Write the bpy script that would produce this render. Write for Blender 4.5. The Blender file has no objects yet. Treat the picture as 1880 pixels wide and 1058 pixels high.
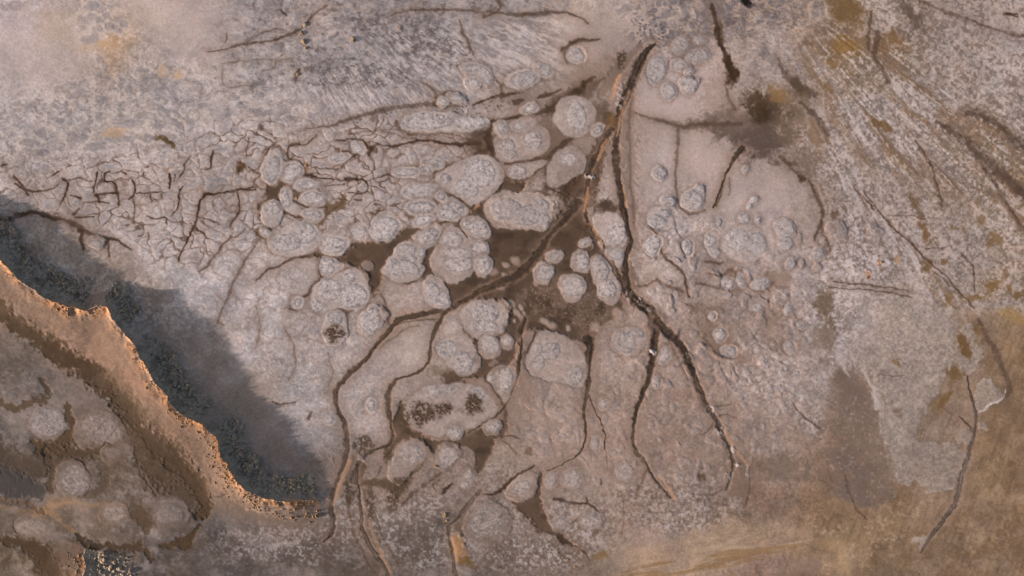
import bpy, math, time
import numpy as np
from mathutils import Vector
T0 = time.time()
f32 = np.float32
RAD = math.radians
scene = bpy.context.scene
col = scene.collection

# ------------------------------------------------------------------ layout
# Map units: one unit = 0.1 m on the ground, u to the east, v to the south.
S = 0.1
U0, V0 = 940.0, 529.0
SUN_EL, SUN_HEAD = 8.0, 14.0        # elevation, heading the light travels (from +x towards +y)


def wx(u): return (np.asarray(u) - U0) * S
def wy(v): return (V0 - np.asarray(v)) * S


def axis(lo, hi, d, far):
    dense = np.arange(lo, hi, d)
    st, out_l, out_r = d, [], []
    a, b = dense[0], dense[-1]
    while b < far:
        st *= 1.22
        a -= st; b += st
        out_l.append(a); out_r.append(b)
    return np.array(out_l[::-1] + list(dense) + out_r, dtype=f32), len(out_l)


DU = 1.3
gx, pad_x = axis(-110, 1990, DU, 30000)
gy, pad_y = axis(-90, 1150, DU, 30000)
X, Y = np.meshgrid(gx, gy)
NY, NX = X.shape
XC, YC = np.clip(X, -400, 2300), np.clip(Y, -400, 1500)

# ------------------------------------------------------------------ noise


def _tab(seed):
    return np.random.default_rng(seed).random((256, 256), dtype=f32) * 2 - 1


def vnoise(x, y, seed):
    T = _tab(seed)
    xi = np.floor(x).astype(np.int32); yi = np.floor(y).astype(np.int32)
    fx = (x - xi).astype(f32); fy = (y - yi).astype(f32)
    fx = fx * fx * (3 - 2 * fx); fy = fy * fy * (3 - 2 * fy)
    x0, y0 = xi & 255, yi & 255
    x1, y1 = (xi + 1) & 255, (yi + 1) & 255
    a = T[y0, x0]; b = T[y0, x1]; c = T[y1, x0]; d = T[y1, x1]
    t = a + (b - a) * fx
    return t + (c + (d - c) * fx - t) * fy


def fbm(x, y, seed, octv=3, gain=0.5):
    s = 0; a = 1.0; tot = 0
    for i in range(octv):
        s = s + a * vnoise(x * 2 ** i + 17.3 * i, y * 2 ** i - 9.1 * i, seed + i)
        tot += a; a *= gain
    return s / tot * 1.6


def worley(x, y, seed):
    r = np.random.default_rng(seed)
    JX = r.random((128, 128), dtype=f32); JY = r.random((128, 128), dtype=f32)
    ID = r.random((128, 128), dtype=f32)
    xi = np.floor(x).astype(np.int32); yi = np.floor(y).astype(np.int32)
    f1 = np.full(x.shape, 9, f32); f2 = np.full(x.shape, 9, f32); idn = np.zeros(x.shape, f32)
    for oy in (-1, 0, 1):
        for ox in (-1, 0, 1):
            cx, cy = xi + ox, yi + oy
            k = (cy & 127, cx & 127)
            dx = cx + JX[k] - x; dy = cy + JY[k] - y
            d = np.sqrt(dx * dx + dy * dy)
            m = d < f1
            f2 = np.where(m, f1, np.minimum(f2, d))
            idn = np.where(m, ID[k], idn)
            f1 = np.where(m, d, f1)
    return f1, f2, idn


def ss(a, b, x):
    t = np.clip((x - a) / (b - a), 0, 1)
    return t * t * (3 - 2 * t)


# organic outlines: features are evaluated in gently displaced coordinates
w1 = fbm(X / 34, Y / 34, 11, 3); w2 = fbm(X / 34, Y / 34, 21, 3)
w3 = fbm(X / 8, Y / 8, 31, 2); w4 = fbm(X / 8, Y / 8, 41, 2)
XW = X + 2.6 * w1 + 1.1 * w3
YW = Y + 2.6 * w2 + 1.1 * w4
N_mid = fbm(X / 13, Y / 13, 51, 3)
N_fine = fbm(X / 4.2, Y / 4.2, 61, 2)
N_gr = vnoise(X / 2.3, Y / 2.3, 71)
N_big = fbm(X / 60, Y / 60, 81, 4)


def window(x0, x1, y0, y1):
    i0 = max(int(np.searchsorted(gx, x0)) - 1, 0); i1 = min(int(np.searchsorted(gx, x1)) + 1, NX)
    j0 = max(int(np.searchsorted(gy, y0)) - 1, 0); j1 = min(int(np.searchsorted(gy, y1)) + 1, NY)
    return (slice(j0, j1), slice(i0, i1))


def chaikin(p, n=2, closed=True):
    p = np.array(p, float)
    for _ in range(n):
        if closed:
            q = np.roll(p, -1, 0)
            p = np.stack([p * .75 + q * .25, p * .25 + q * .75], 1).reshape(-1, p.shape[1])
        else:
            a, b = p[:-1], p[1:]
            m = np.stack([a * .75 + b * .25, a * .25 + b * .75], 1).reshape(-1, p.shape[1])
            p = np.concatenate([p[:1], m, p[-1:]])
    return p


def poly_sdf(pts, pad, warp=1.0, smooth=2):
    P = chaikin(pts, smooth)
    sl = window(P[:, 0].min() - pad, P[:, 0].max() + pad, P[:, 1].min() - pad, P[:, 1].max() + pad)
    x = X[sl] + (XW[sl] - X[sl]) * warp; y = Y[sl] + (YW[sl] - Y[sl]) * warp
    d2 = np.full(x.shape, 1e9, f32); ins = np.zeros(x.shape, bool)
    Q = np.roll(P, -1, 0)
    for (ax, ay), (bx, by) in zip(P, Q):
        ex, ey = bx - ax, by - ay
        t = np.clip(((x - ax) * ex + (y - ay) * ey) / (ex * ex + ey * ey + 1e-9), 0, 1)
        dx = x - ax - t * ex; dy = y - ay - t * ey
        d2 = np.minimum(d2, dx * dx + dy * dy)
        c = (ay > y) != (by > y)
        if abs(ey) > 1e-9:
            ins ^= c & (x < ex * (y - ay) / ey + ax)
    d = np.sqrt(d2)
    return sl, np.where(ins, -d, d)


def line_field(pts, pad, warp=1.0, smooth=2):
    """distance to a polyline, the width there, and which side (+1 = right of travel)"""
    P = np.array([tuple(p) + (4,) * (3 - len(p)) for p in pts], float)
    P = chaikin(P, smooth, closed=False)
    pad = pad + P[:, 2].max()
    sl = window(P[:, 0].min() - pad, P[:, 0].max() + pad, P[:, 1].min() - pad, P[:, 1].max() + pad)
    x = X[sl] + (XW[sl] - X[sl]) * warp; y = Y[sl] + (YW[sl] - Y[sl]) * warp
    best = np.full(x.shape, 1e9, f32); wid = np.zeros(x.shape, f32); side = np.ones(x.shape, f32)
    for (ax, ay, aw), (bx, by, bw) in zip(P[:-1], P[1:]):
        ex, ey = bx - ax, by - ay
        t = np.clip(((x - ax) * ex + (y - ay) * ey) / (ex * ex + ey * ey + 1e-9), 0, 1)
        dx = x - ax - t * ex; dy = y - ay - t * ey
        d2 = dx * dx + dy * dy
        m = d2 < best
        best = np.where(m, d2, best)
        wid = np.where(m, aw + (bw - aw) * t, wid)
        side = np.where(m, np.sign(ex * dy - ey * dx), side)
    return sl, np.sqrt(best), wid, side


def ell(cx, cy, rx, ry=None, rot=0, n=14):
    ry = rx if ry is None else ry
    a = np.linspace(0, 2 * np.pi, n, endpoint=False)
    c, s = math.cos(RAD(rot)), math.sin(RAD(rot))
    k = 1.04
    return [(cx + k * (rx * math.cos(t) * c - ry * math.sin(t) * s), cy + k * (rx * math.cos(t) * s + ry * math.sin(t) * c)) for t in a]


def RGB(*c): return np.array(c, f32) / 255


# ------------------------------------------------------------------ soil colour by place (u, v, r, g, b)
BASE = """
20 30 175 160 158|150 30 172 155 148|300 30 172 154 146|380 20 165 148 142|450 30 140 128 124|600 20 146 131 125|750 30 130 118 114|900 30 142 128 122|1050 50 160 142 132|1150 60 155 138 130|1250 50 128 115 111|1340 20 100 88 84|1400 40 140 124 118|1500 40 132 112 100|1550 25 118 93 68|1625 30 165 148 138|1680 40 115 98 88|1750 50 150 134 126|1860 40 155 138 130
40 120 172 157 153|150 110 168 150 140|200 90 170 142 118|270 110 150 136 130|370 120 170 153 146|470 130 138 128 126|600 110 135 124 121|720 110 138 127 124|850 80 150 138 134|950 80 162 148 143|1050 130 158 140 131|1120 130 152 132 122|1230 150 166 148 141|1320 130 162 142 133|1420 120 146 131 125|1500 140 140 124 116|1560 80 120 96 72|1600 120 132 114 100|1650 90 122 98 76|1700 150 150 134 126|1850 130 152 138 132
40 190 155 143 139|150 200 148 135 130|280 160 150 139 135|400 220 162 149 144|550 180 162 149 145|700 170 166 151 146|60 260 155 143 139|150 250 150 140 137|300 250 158 144 139|450 260 165 151 146|600 260 165 150 145|800 270 165 150 144|1000 260 155 136 127|1060 180 162 144 135|1160 220 140 124 116|1200 200 168 147 139|1300 190 168 147 139|1380 250 122 103 92|1420 215 105 85 66|1200 280 167 152 147|1300 280 165 147 140|1500 230 142 126 119|1600 230 147 132 127|1700 200 150 136 130|1800 240 120 98 78|1860 200 140 124 116
30 330 155 141 134|150 330 163 148 142|300 320 166 151 145|450 330 164 150 144|650 330 165 151 146|1200 380 166 151 146|1350 340 161 145 139|1430 350 155 138 132|1510 340 132 114 104|1600 330 147 132 126|1700 330 142 126 118|1800 320 130 112 98|1870 330 115 92 70
300 430 168 156 153|420 450 170 157 153|1200 450 163 147 141|1350 450 164 147 140|1450 430 158 140 133|1560 470 152 136 130|1650 430 152 136 130|1750 430 148 132 124|1860 420 142 124 112
380 520 170 159 157|480 530 169 156 152|750 560 162 145 138|1220 560 161 143 135|1350 560 150 131 122|1450 540 160 144 138|1560 560 154 140 134|1650 560 148 132 122|1740 560 148 132 122|1850 520 150 130 116
470 620 168 156 152|560 650 165 152 147|650 640 164 149 143|760 640 157 140 132|1030 680 156 136 126|1150 660 153 133 123|1270 650 151 131 121|1400 650 149 129 119|1520 640 140 124 116|1540 650 150 134 128|1620 640 147 131 122|1700 650 146 130 121|1860 660 120 96 72
560 740 165 153 149|680 740 160 144 138|820 760 151 134 126|1010 760 150 129 118|1120 760 148 126 114|1240 760 146 124 113|1380 740 147 128 119|1460 720 150 134 126|1560 760 122 102 90|1660 740 147 132 124|1740 760 140 122 110|1850 770 118 96 74
580 810 130 120 118|680 870 138 121 112|800 880 136 119 109|950 840 146 125 114|1060 870 145 124 113|1200 840 140 118 107|1320 850 135 116 106|1420 830 138 118 108|1560 850 115 92 76|1700 850 142 126 116|1850 870 110 88 68
480 970 115 102 95|620 980 116 102 95|720 960 122 109 102|870 940 128 112 103|1040 960 136 119 109|1160 940 141 120 109|1270 930 130 112 102|1400 920 122 100 86|1520 930 122 98 78|1640 950 125 100 78|1760 940 115 92 72|1860 940 118 94 72
480 1040 110 98 92|620 1040 108 95 88|760 1030 110 97 89|900 1030 120 104 95|1050 1030 118 101 90|1180 1040 148 124 105|1300 1010 150 126 106|1380 990 155 130 108|1400 1040 128 104 92|1460 1030 126 104 92|1500 1000 130 106 84|1560 1010 150 124 98|1640 1030 125 102 82|1800 1030 105 83 65
20 540 110 90 76|60 570 122 99 84|130 610 126 100 84|200 640 130 101 83|250 700 130 100 82|330 800 128 100 83|390 870 118 96 83|440 930 110 94 85|40 650 105 92 84|40 720 112 100 94|90 775 120 110 107|190 760 110 96 88|40 850 84 76 72|140 880 110 98 92|220 850 95 78 66|300 900 100 84 74|150 950 128 108 93|60 990 120 103 92|250 960 118 102 93|330 940 108 95 88|400 980 105 93 87|100 1040 90 74 62|300 1040 95 84 80|30 1040 104 86 70
120 460 140 124 113|250 560 134 118 108|350 650 132 115 105|450 740 130 113 103|530 830 126 109 100|590 860 122 106 97
"""
# ------------------------------------------------------------------ soft wet stains (u, v, ru, rv, rot, r, g, b, strength)
BLOBS = [
    (1070, 165, 44, 13, -35, 88, 70, 59, .75), (1030, 192, 34, 15, -25, 82, 64, 54, .85), (1016, 258, 26, 38, 20, 98, 78, 66, .8), (1052, 335, 42, 50, 10, 84, 66, 54, .8), (1040, 240, 12, 40, -14, 104, 84, 72, .7), (1000, 282, 40, 12, -14, 98, 76, 64, .75), (884, 262, 34, 22, 10, 88, 70, 60, .8), (1130, 130, 18, 30, 20, 124, 102, 90, .6),
    (1055, 345, 34, 34, 0, 78, 60, 48, .85), (1040, 300, 14, 12, 0, 170, 152, 145, .5), (1115, 380, 26, 13, 0, 76, 60, 50, .9),
    (898, 262, 24, 17, 15, 76, 60, 51, .9), (878, 256, 18, 12, 10, 95, 78, 68, .6), (1102, 206, 20, 20, 0, 82, 64, 52, .85), (1112, 218, 8, 16, 10, 60, 45, 36, .8),
    (1020, 262, 20, 28, 25, 104, 82, 70, .75), (1036, 228, 10, 30, -10, 112, 92, 80, .6),
    (1000, 296, 34, 10, -12, 112, 88, 74, .7), (1064, 232, 90, 60, 0, 160, 140, 130, .25),
    (1372, 236, 78, 30, 8, 98, 82, 73, .95), (1394, 262, 48, 34, 20, 94, 78, 70, .95), (1340, 200, 60, 34, 30, 140, 118, 108, .5), (1330, 230, 70, 12, 0, 104, 88, 80, .7), (1260, 228, 60, 7, 0, 122, 102, 92, .6),
    (1408, 206, 40, 30, 25, 84, 66, 53, .9), (1402, 208, 18, 14, 25, 62, 47, 36, .8), (1385, 188, 18, 22, -20, 80, 62, 48, .8), (1440, 238, 26, 24, 30, 112, 92, 76, .6), (1432, 175, 22, 16, 30, 128, 98, 68, .8),
    (1340, 122, 10, 34, -10, 62, 44, 30, .95), (1322, 62, 7, 26, -8, 84, 64, 50, .8), (1376, 8, 10, 9, 0, 30, 26, 26, .95), (1310, 20, 26, 20, 0, 112, 98, 94, .6),
    (1471, 324, 7, 8, 0, 58, 40, 22, .95), (1482, 300, 18, 26, 10, 118, 98, 86, .7), (1415, 392, 22, 12, 10, 146, 130, 128, .5), (1535, 392, 10, 8, 0, 92, 70, 54, .8),
    (835, 692, 24, 12, -5, 66, 50, 40, .95), (815, 684, 30, 12, 15, 112, 92, 78, .6),
    (485, 428, 17, 12, 0, 74, 56, 42, .92), (500, 348, 10, 16, 0, 60, 44, 36, .6),
    (614, 377, 24, 9, -8, 98, 76, 58, .8), (630, 362, 9, 8, 0, 96, 74, 56, .85), (700, 393, 13, 8, 8, 84, 64, 48, .9), (592, 400, 8, 18, 25, 94, 73, 54, .85), (560, 309, 10, 13, -20, 142, 104, 72, .85), (543, 357, 12, 10, 20, 86, 66, 50, .8),
    (653, 287, 7, 6, 0, 62, 46, 36, .9), (446, 309, 7, 11, 35, 82, 60, 40, .9), (295, 257, 14, 7, 30, 92, 72, 52, .9), (310, 266, 10, 4, 50, 92, 72, 52, .85), (205, 76, 24, 13, -10, 180, 142, 106, .55), (170, 88, 26, 9, -15, 178, 148, 120, .4), (212, 245, 26, 8, -10, 182, 148, 116, .55), (330, 138, 10, 8, 0, 182, 146, 112, .6), (300, 130, 9, 12, 20, 180, 148, 118, .5), (100, 50, 40, 34, 0, 180, 154, 132, .3),
    (1280, 570, 18, 12, 30, 124, 102, 90, .75), (1300, 608, 12, 30, -35, 128, 105, 92, .7), (1312, 568, 18, 6, 8, 126, 105, 94, .9), (1345, 500, 10, 10, 0, 128, 106, 95, .7), (1347, 535, 12, 6, 10, 128, 106, 94, .6), (1430, 512, 30, 20, 20, 138, 114, 100, .6), (1420, 580, 20, 30, 0, 136, 112, 98, .6), (1345, 640, 40, 26, 20, 136, 112, 99, .6), (1515, 560, 16, 26, -10, 112, 92, 76, .8), (1515, 620, 20, 30, 0, 120, 100, 86, .6), (1524, 590, 8, 22, -25, 108, 88, 70, .7), (1270, 452, 30, 22, 0, 148, 128, 118, .5),
    (1555, 85, 26, 16, 10, 128, 96, 58, .85), (1530, 112, 14, 10, 0, 126, 98, 68, .8), (1555, 22, 40, 22, 0, 112, 86, 56, .8), (1480, 165, 14, 10, 10, 122, 98, 76, .7), (1487, 80, 9, 7, 0, 112, 90, 72, .8), (1640, 72, 22, 10, 40, 118, 90, 64, .8), (1620, 84, 12, 22, -30, 116, 90, 66, .8), (1675, 30, 12, 34, -30, 92, 76, 66, .75),
    (1590, 70, 8, 14, 0, 118, 94, 70, .7), (1470, 165, 16, 22, -40, 112, 92, 76, .8), (1520, 160, 14, 8, 20, 116, 92, 70, .8), (1500, 250, 14, 40, -30, 128, 104, 84, .8), (1615, 228, 22, 8, 40, 112, 86, 62, .85), (1700, 425, 7, 26, -18, 112, 84, 58, .85), (1680, 372, 8, 16, -25, 108, 86, 66, .8), (1690, 395, 8, 8, 0, 108, 86, 68, .7), (1700, 490, 12, 12, 20, 108, 86, 64, .85), (1730, 480, 6, 8, 0, 112, 88, 66, .8), (1830, 440, 14, 10, 30, 116, 92, 68, .8), (1815, 452, 6, 10, -20, 112, 86, 60, .8), (1750, 418, 6, 5, 0, 122, 98, 76, .7), (1770, 418, 7, 6, 0, 124, 96, 70, .7), (1808, 405, 8, 14, -30, 118, 94, 72, .7), (1612, 482, 5, 10, 0, 168, 112, 72, .8), (1592, 508, 4, 8, 0, 176, 112, 68, .85), (1650, 478, 5, 8, 0, 164, 120, 90, .6),
    (1822, 522, 18, 8, -30, 118, 92, 62, .85), (1845, 505, 14, 9, -40, 116, 92, 66, .8), (1790, 546, 24, 7, -10, 118, 92, 62, .8), (1742, 553, 8, 12, 0, 120, 94, 66, .8), (1855, 530, 6, 10, 0, 120, 92, 62, .8), (1870, 545, 8, 10, 0, 104, 80, 54, .8),
    (1770, 640, 7, 20, -20, 108, 82, 54, .9), (1795, 610, 10, 22, -15, 112, 86, 58, .8), (1648, 667, 9, 6, 40, 122, 98, 76, .8), (1750, 690, 18, 10, 10, 112, 86, 60, .8), (1652, 757, 9, 6, 0, 116, 94, 80, .7), (1735, 735, 10, 26, 20, 112, 86, 60, .85), (1722, 750, 10, 20, 0, 116, 92, 66, .6),
    (1560, 700, 36, 26, 0, 116, 97, 84, .6), (1150, 800, 40, 30, 0, 146, 122, 108, .5), (1290, 872, 8, 6, 0, 92, 72, 58, .8), (970, 832, 8, 6, 30, 108, 86, 72, .7), (1440, 860, 50, 24, 0, 110, 94, 84, .6), (1380, 870, 40, 34, 0, 116, 94, 78, .5),
    (90, 1030, 44, 26, 30, 70, 54, 42, .8), (20, 870, 40, 40, 0, 66, 60, 60, .8), (40, 905, 36, 20, 0, 70, 60, 56, .6), (200, 805, 30, 22, 20, 72, 56, 44, .7), (120, 800, 36, 16, 20, 74, 58, 46, .75), (160, 720, 60, 40, 0, 112, 98, 90, .4), (265, 950, 18, 14, 20, 84, 66, 52, .8), (190, 945, 8, 12, 0, 92, 74, 60, .7), (430, 930, 60, 18, 0, 112, 97, 88, .5), (430, 960, 70, 16, 0, 112, 102, 98, .4), (115, 925, 40, 12, 10, 150, 118, 90, .4), (80, 935, 20, 8, 10, 160, 122, 86, .4),
    (835, 1010, 10, 22, -10, 176, 128, 84, .5), (850, 1030, 22, 10, 20, 104, 78, 48, .8), (845, 1005, 12, 26, -10, 168, 122, 82, .55), (850, 965, 10, 7, 0, 100, 76, 54, .8), (895, 965, 24, 18, 0, 112, 88, 70, .6), (1105, 1020, 14, 10, 0, 122, 94, 62, .7), (1350, 900, 20, 14, 0, 118, 96, 82, .6), (1860, 580, 26, 14, 20, 150, 118, 76, .6), (1530, 1000, 30, 14, 0, 158, 130, 98, .5), (1545, 1025, 16, 24, 0, 166, 138, 106, .5), (1590, 1010, 12, 30, 0, 150, 122, 92, .4), (1480, 1040, 40, 20, 0, 140, 116, 102, .5),
]
# ------------------------------------------------------------------ pools of wet mud
POOLS = [
    ("wet brown mud pool left of the mounds", [(570, 474), (592, 464), (612, 468), (640, 458), (655, 445), (700, 446), (732, 432), (745, 416), (770, 418), (802, 410), (806, 420), (780, 428), (758, 436), (745, 450), (725, 462), (712, 480), (698, 502), (698, 528), (686, 548), (680, 520), (672, 498), (655, 488), (630, 482), (598, 477)], 3.5),
    ("wet brown mud pool among the central mounds", [(866, 386), (900, 372), (905, 395), (935, 412), (985, 422), (1012, 415), (1030, 392), (1048, 372), (1062, 350), (1075, 330), (1082, 350), (1072, 385), (1080, 412), (1098, 440), (1112, 470), (1132, 500), (1143, 530), (1140, 555), (1146, 575), (1112, 590), (1090, 612), (1084, 632), (1062, 622), (1030, 616), (1000, 608), (962, 604), (948, 640), (940, 665), (915, 690), (885, 692), (858, 692), (845, 686), (872, 665), (876, 642), (866, 625), (880, 618), (930, 606), (938, 572), (930, 558), (900, 548), (868, 548), (830, 560), (800, 548), (790, 520), (770, 505), (785, 470), (800, 430), (830, 420), (850, 400)], 4),
    ("wet mud patch beside the round mounds", [(905, 366), (915, 348), (935, 334), (975, 328), (962, 343), (950, 352), (926, 358)], 3),
    ("brown mud pool among the lower mounds", [(733, 742), (740, 738), (746, 768), (752, 785), (772, 795), (792, 800), (802, 811), (826, 810), (842, 800), (858, 795), (880, 788), (905, 775), (926, 764), (936, 782), (925, 800), (908, 800), (898, 815), (902, 830), (897, 850), (886, 872), (872, 850), (878, 830), (855, 814), (845, 822), (820, 814), (800, 832), (784, 815), (760, 800), (736, 802), (722, 815), (716, 838), (702, 852), (712, 828), (725, 800), (728, 770)], 3.5),
    ("star shaped brown mud pool near the bottom edge", [(938, 921), (962, 920), (982, 916), (985, 880), (990, 866), (995, 880), (993, 915), (996, 935), (1004, 945), (1008, 965), (1032, 976), (1042, 990), (1068, 1008), (1050, 1003), (1035, 994), (1020, 984), (1000, 977), (985, 974), (980, 955), (965, 945), (950, 932)], 3),
    ("dark forked mud hollow in the cracked crust", [(485, 325), (496, 337), (505, 341), (515, 331), (524, 333), (517, 350), (516, 370), (504, 371), (494, 372), (480, 386), (476, 384), (490, 368), (495, 358), (491, 344)], 2.5),
    ("small mud pool below the long mound", [(642, 885), (660, 845), (668, 850), (662, 880), (690, 880), (715, 885), (735, 895), (740, 882), (760, 862), (772, 842), (779, 840), (772, 858), (752, 880), (742, 905), (728, 920), (722, 905), (700, 892), (676, 890)], 3.5),
]
# ------------------------------------------------------------------ creeks (bed centre line and width)
CREEKS = [
    ("main creek running down the middle of the flat", [(1200, 80, 6), (1186, 98, 12), (1173, 118, 16), (1162, 145, 17), (1150, 178, 15), (1138, 205, 12), (1133, 232, 11), (1131, 262, 11), (1131, 292, 12), (1133, 322, 11), (1139, 354, 11), (1145, 386, 11), (1150, 418, 10), (1156, 440, 9), (1151, 468, 10), (1147, 493, 10), (1146, 512, 12), (1152, 532, 13), (1164, 548, 14), (1180, 562, 17), (1197, 577, 18), (1205, 595, 17), (1202, 615, 14), (1200, 640, 13), (1199, 664, 12), (1195, 684, 11), (1190, 706, 9), (1178, 732, 9), (1168, 750, 9), (1163, 776, 8), (1161, 804, 8), (1167, 824, 7), (1178, 840, 6), (1192, 858, 6), (1205, 880, 5), (1218, 897, 5), (1233, 914, 3)], .28),
    ("grey creek branch heading to the lower right", [(1206, 590, 14), (1216, 597, 15), (1234, 614, 14), (1247, 632, 13), (1257, 654, 13), (1268, 678, 12), (1277, 700, 11), (1285, 720, 10), (1293, 740, 10), (1308, 760, 11), (1318, 778, 11), (1328, 802, 8), (1341, 828, 8), (1349, 848, 8), (1345, 864, 6), (1338, 884, 6), (1333, 900, 4)], .24),
    ("narrow creek strand left of the main creek", [(1124, 236, 7), (1112, 252, 9), (1102, 275, 9), (1087, 298, 11), (1080, 320, 8), (1078, 340, 7), (1074, 364, 7), (1073, 388, 7), (1078, 404, 6), (1086, 420, 6), (1096, 437, 6), (1104, 449, 6), (1112, 460, 5), (1123, 481, 5), (1135, 503, 5), (1140, 520, 5), (1147, 540, 5)], .16),
    ("dark creek sweeping left out of the central pool", [(1062, 372, 12), (1050, 386, 12), (1030, 410, 10), (1012, 430, 10), (998, 450, 13), (985, 474, 18), (962, 495, 16), (940, 510, 14), (915, 520, 13), (878, 537, 11), (846, 556, 9), (822, 568, 10), (797, 569, 11), (770, 576, 10), (742, 581, 12), (727, 588, 12), (711, 607, 9), (697, 629, 9), (682, 651, 9), (664, 669, 9), (644, 687, 9), (627, 701, 8), (619, 716, 9), (618, 730, 9), (619, 745, 9), (629, 771, 8), (636, 798, 9), (638, 829, 10), (625, 869, 9), (611, 903, 8), (605, 930, 8), (612, 954, 10), (609, 978, 9), (592, 992, 5)], .2),
    ("winding creek between the pale lobes", [(824, 566, 8), (816, 574, 8), (806, 590, 8), (796, 607, 7), (791, 628, 7), (791, 650, 7), (786, 668, 7), (774, 682, 6), (753, 689, 5), (733, 694, 5), (717, 704, 9), (711, 715, 10), (711, 732, 10), (713, 752, 10), (721, 780, 9), (722, 801, 7), (714, 817, 6), (685, 829, 5), (662, 839, 8), (655, 853, 7), (657, 890, 7), (660, 930, 7), (662, 964, 7), (678, 998, 9), (695, 1025, 9), (712, 1056, 8), (730, 1085, 8)], .18),
    ("thin creek draining the central pool downward", [(963, 588, 8), (957, 608, 8), (957, 632, 7), (955, 653, 7), (952, 678, 8), (948, 696, 7), (942, 716, 6), (935, 730, 6), (926, 746, 5), (906, 766, 4), (882, 780, 4), (858, 795, 3)], .1),
    ("brown creek below the central pool", [(1082, 620, 18), (1082, 640, 13), (1078, 660, 11), (1078, 690, 10), (1083, 706, 9), (1076, 728, 7), (1071, 752, 6), (1075, 780, 6), (1076, 806, 5), (1067, 828, 4), (1054, 842, 3), (1030, 852, 2), (1005, 864, 2)], .1),
    ("hairline creek right of the brown creek", [(1082, 722, 3), (1090, 748, 3), (1105, 774, 3), (1111, 795, 2.5), (1114, 825, 2), (1114, 860, 1.5)], .05),
    ("grey creek at the bottom centre", [(882, 898, 7), (866, 916, 9), (852, 940, 9), (836, 955, 6), (824, 960, 7), (826, 986, 8), (831, 1011, 7), (833, 1040, 7), (840, 1080, 7)], .22),
    ("grey meltwater creek on the ochre flat", [(1773, 692, 3), (1780, 716, 5), (1787, 742, 6), (1794, 760, 7), (1793, 785, 8), (1784, 815, 9), (1774, 840, 10), (1765, 886, 10), (1755, 924, 11), (1732, 956, 9), (1702, 996, 7), (1690, 1012, 4)], .12),
    ("small brown creek right of the wet hollow", [(1362, 276, 12), (1354, 286, 9), (1341, 299, 7), (1332, 316, 4), (1321, 342, 3.5), (1316, 364, 3.5), (1310, 381, 4)], .08),
]
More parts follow.
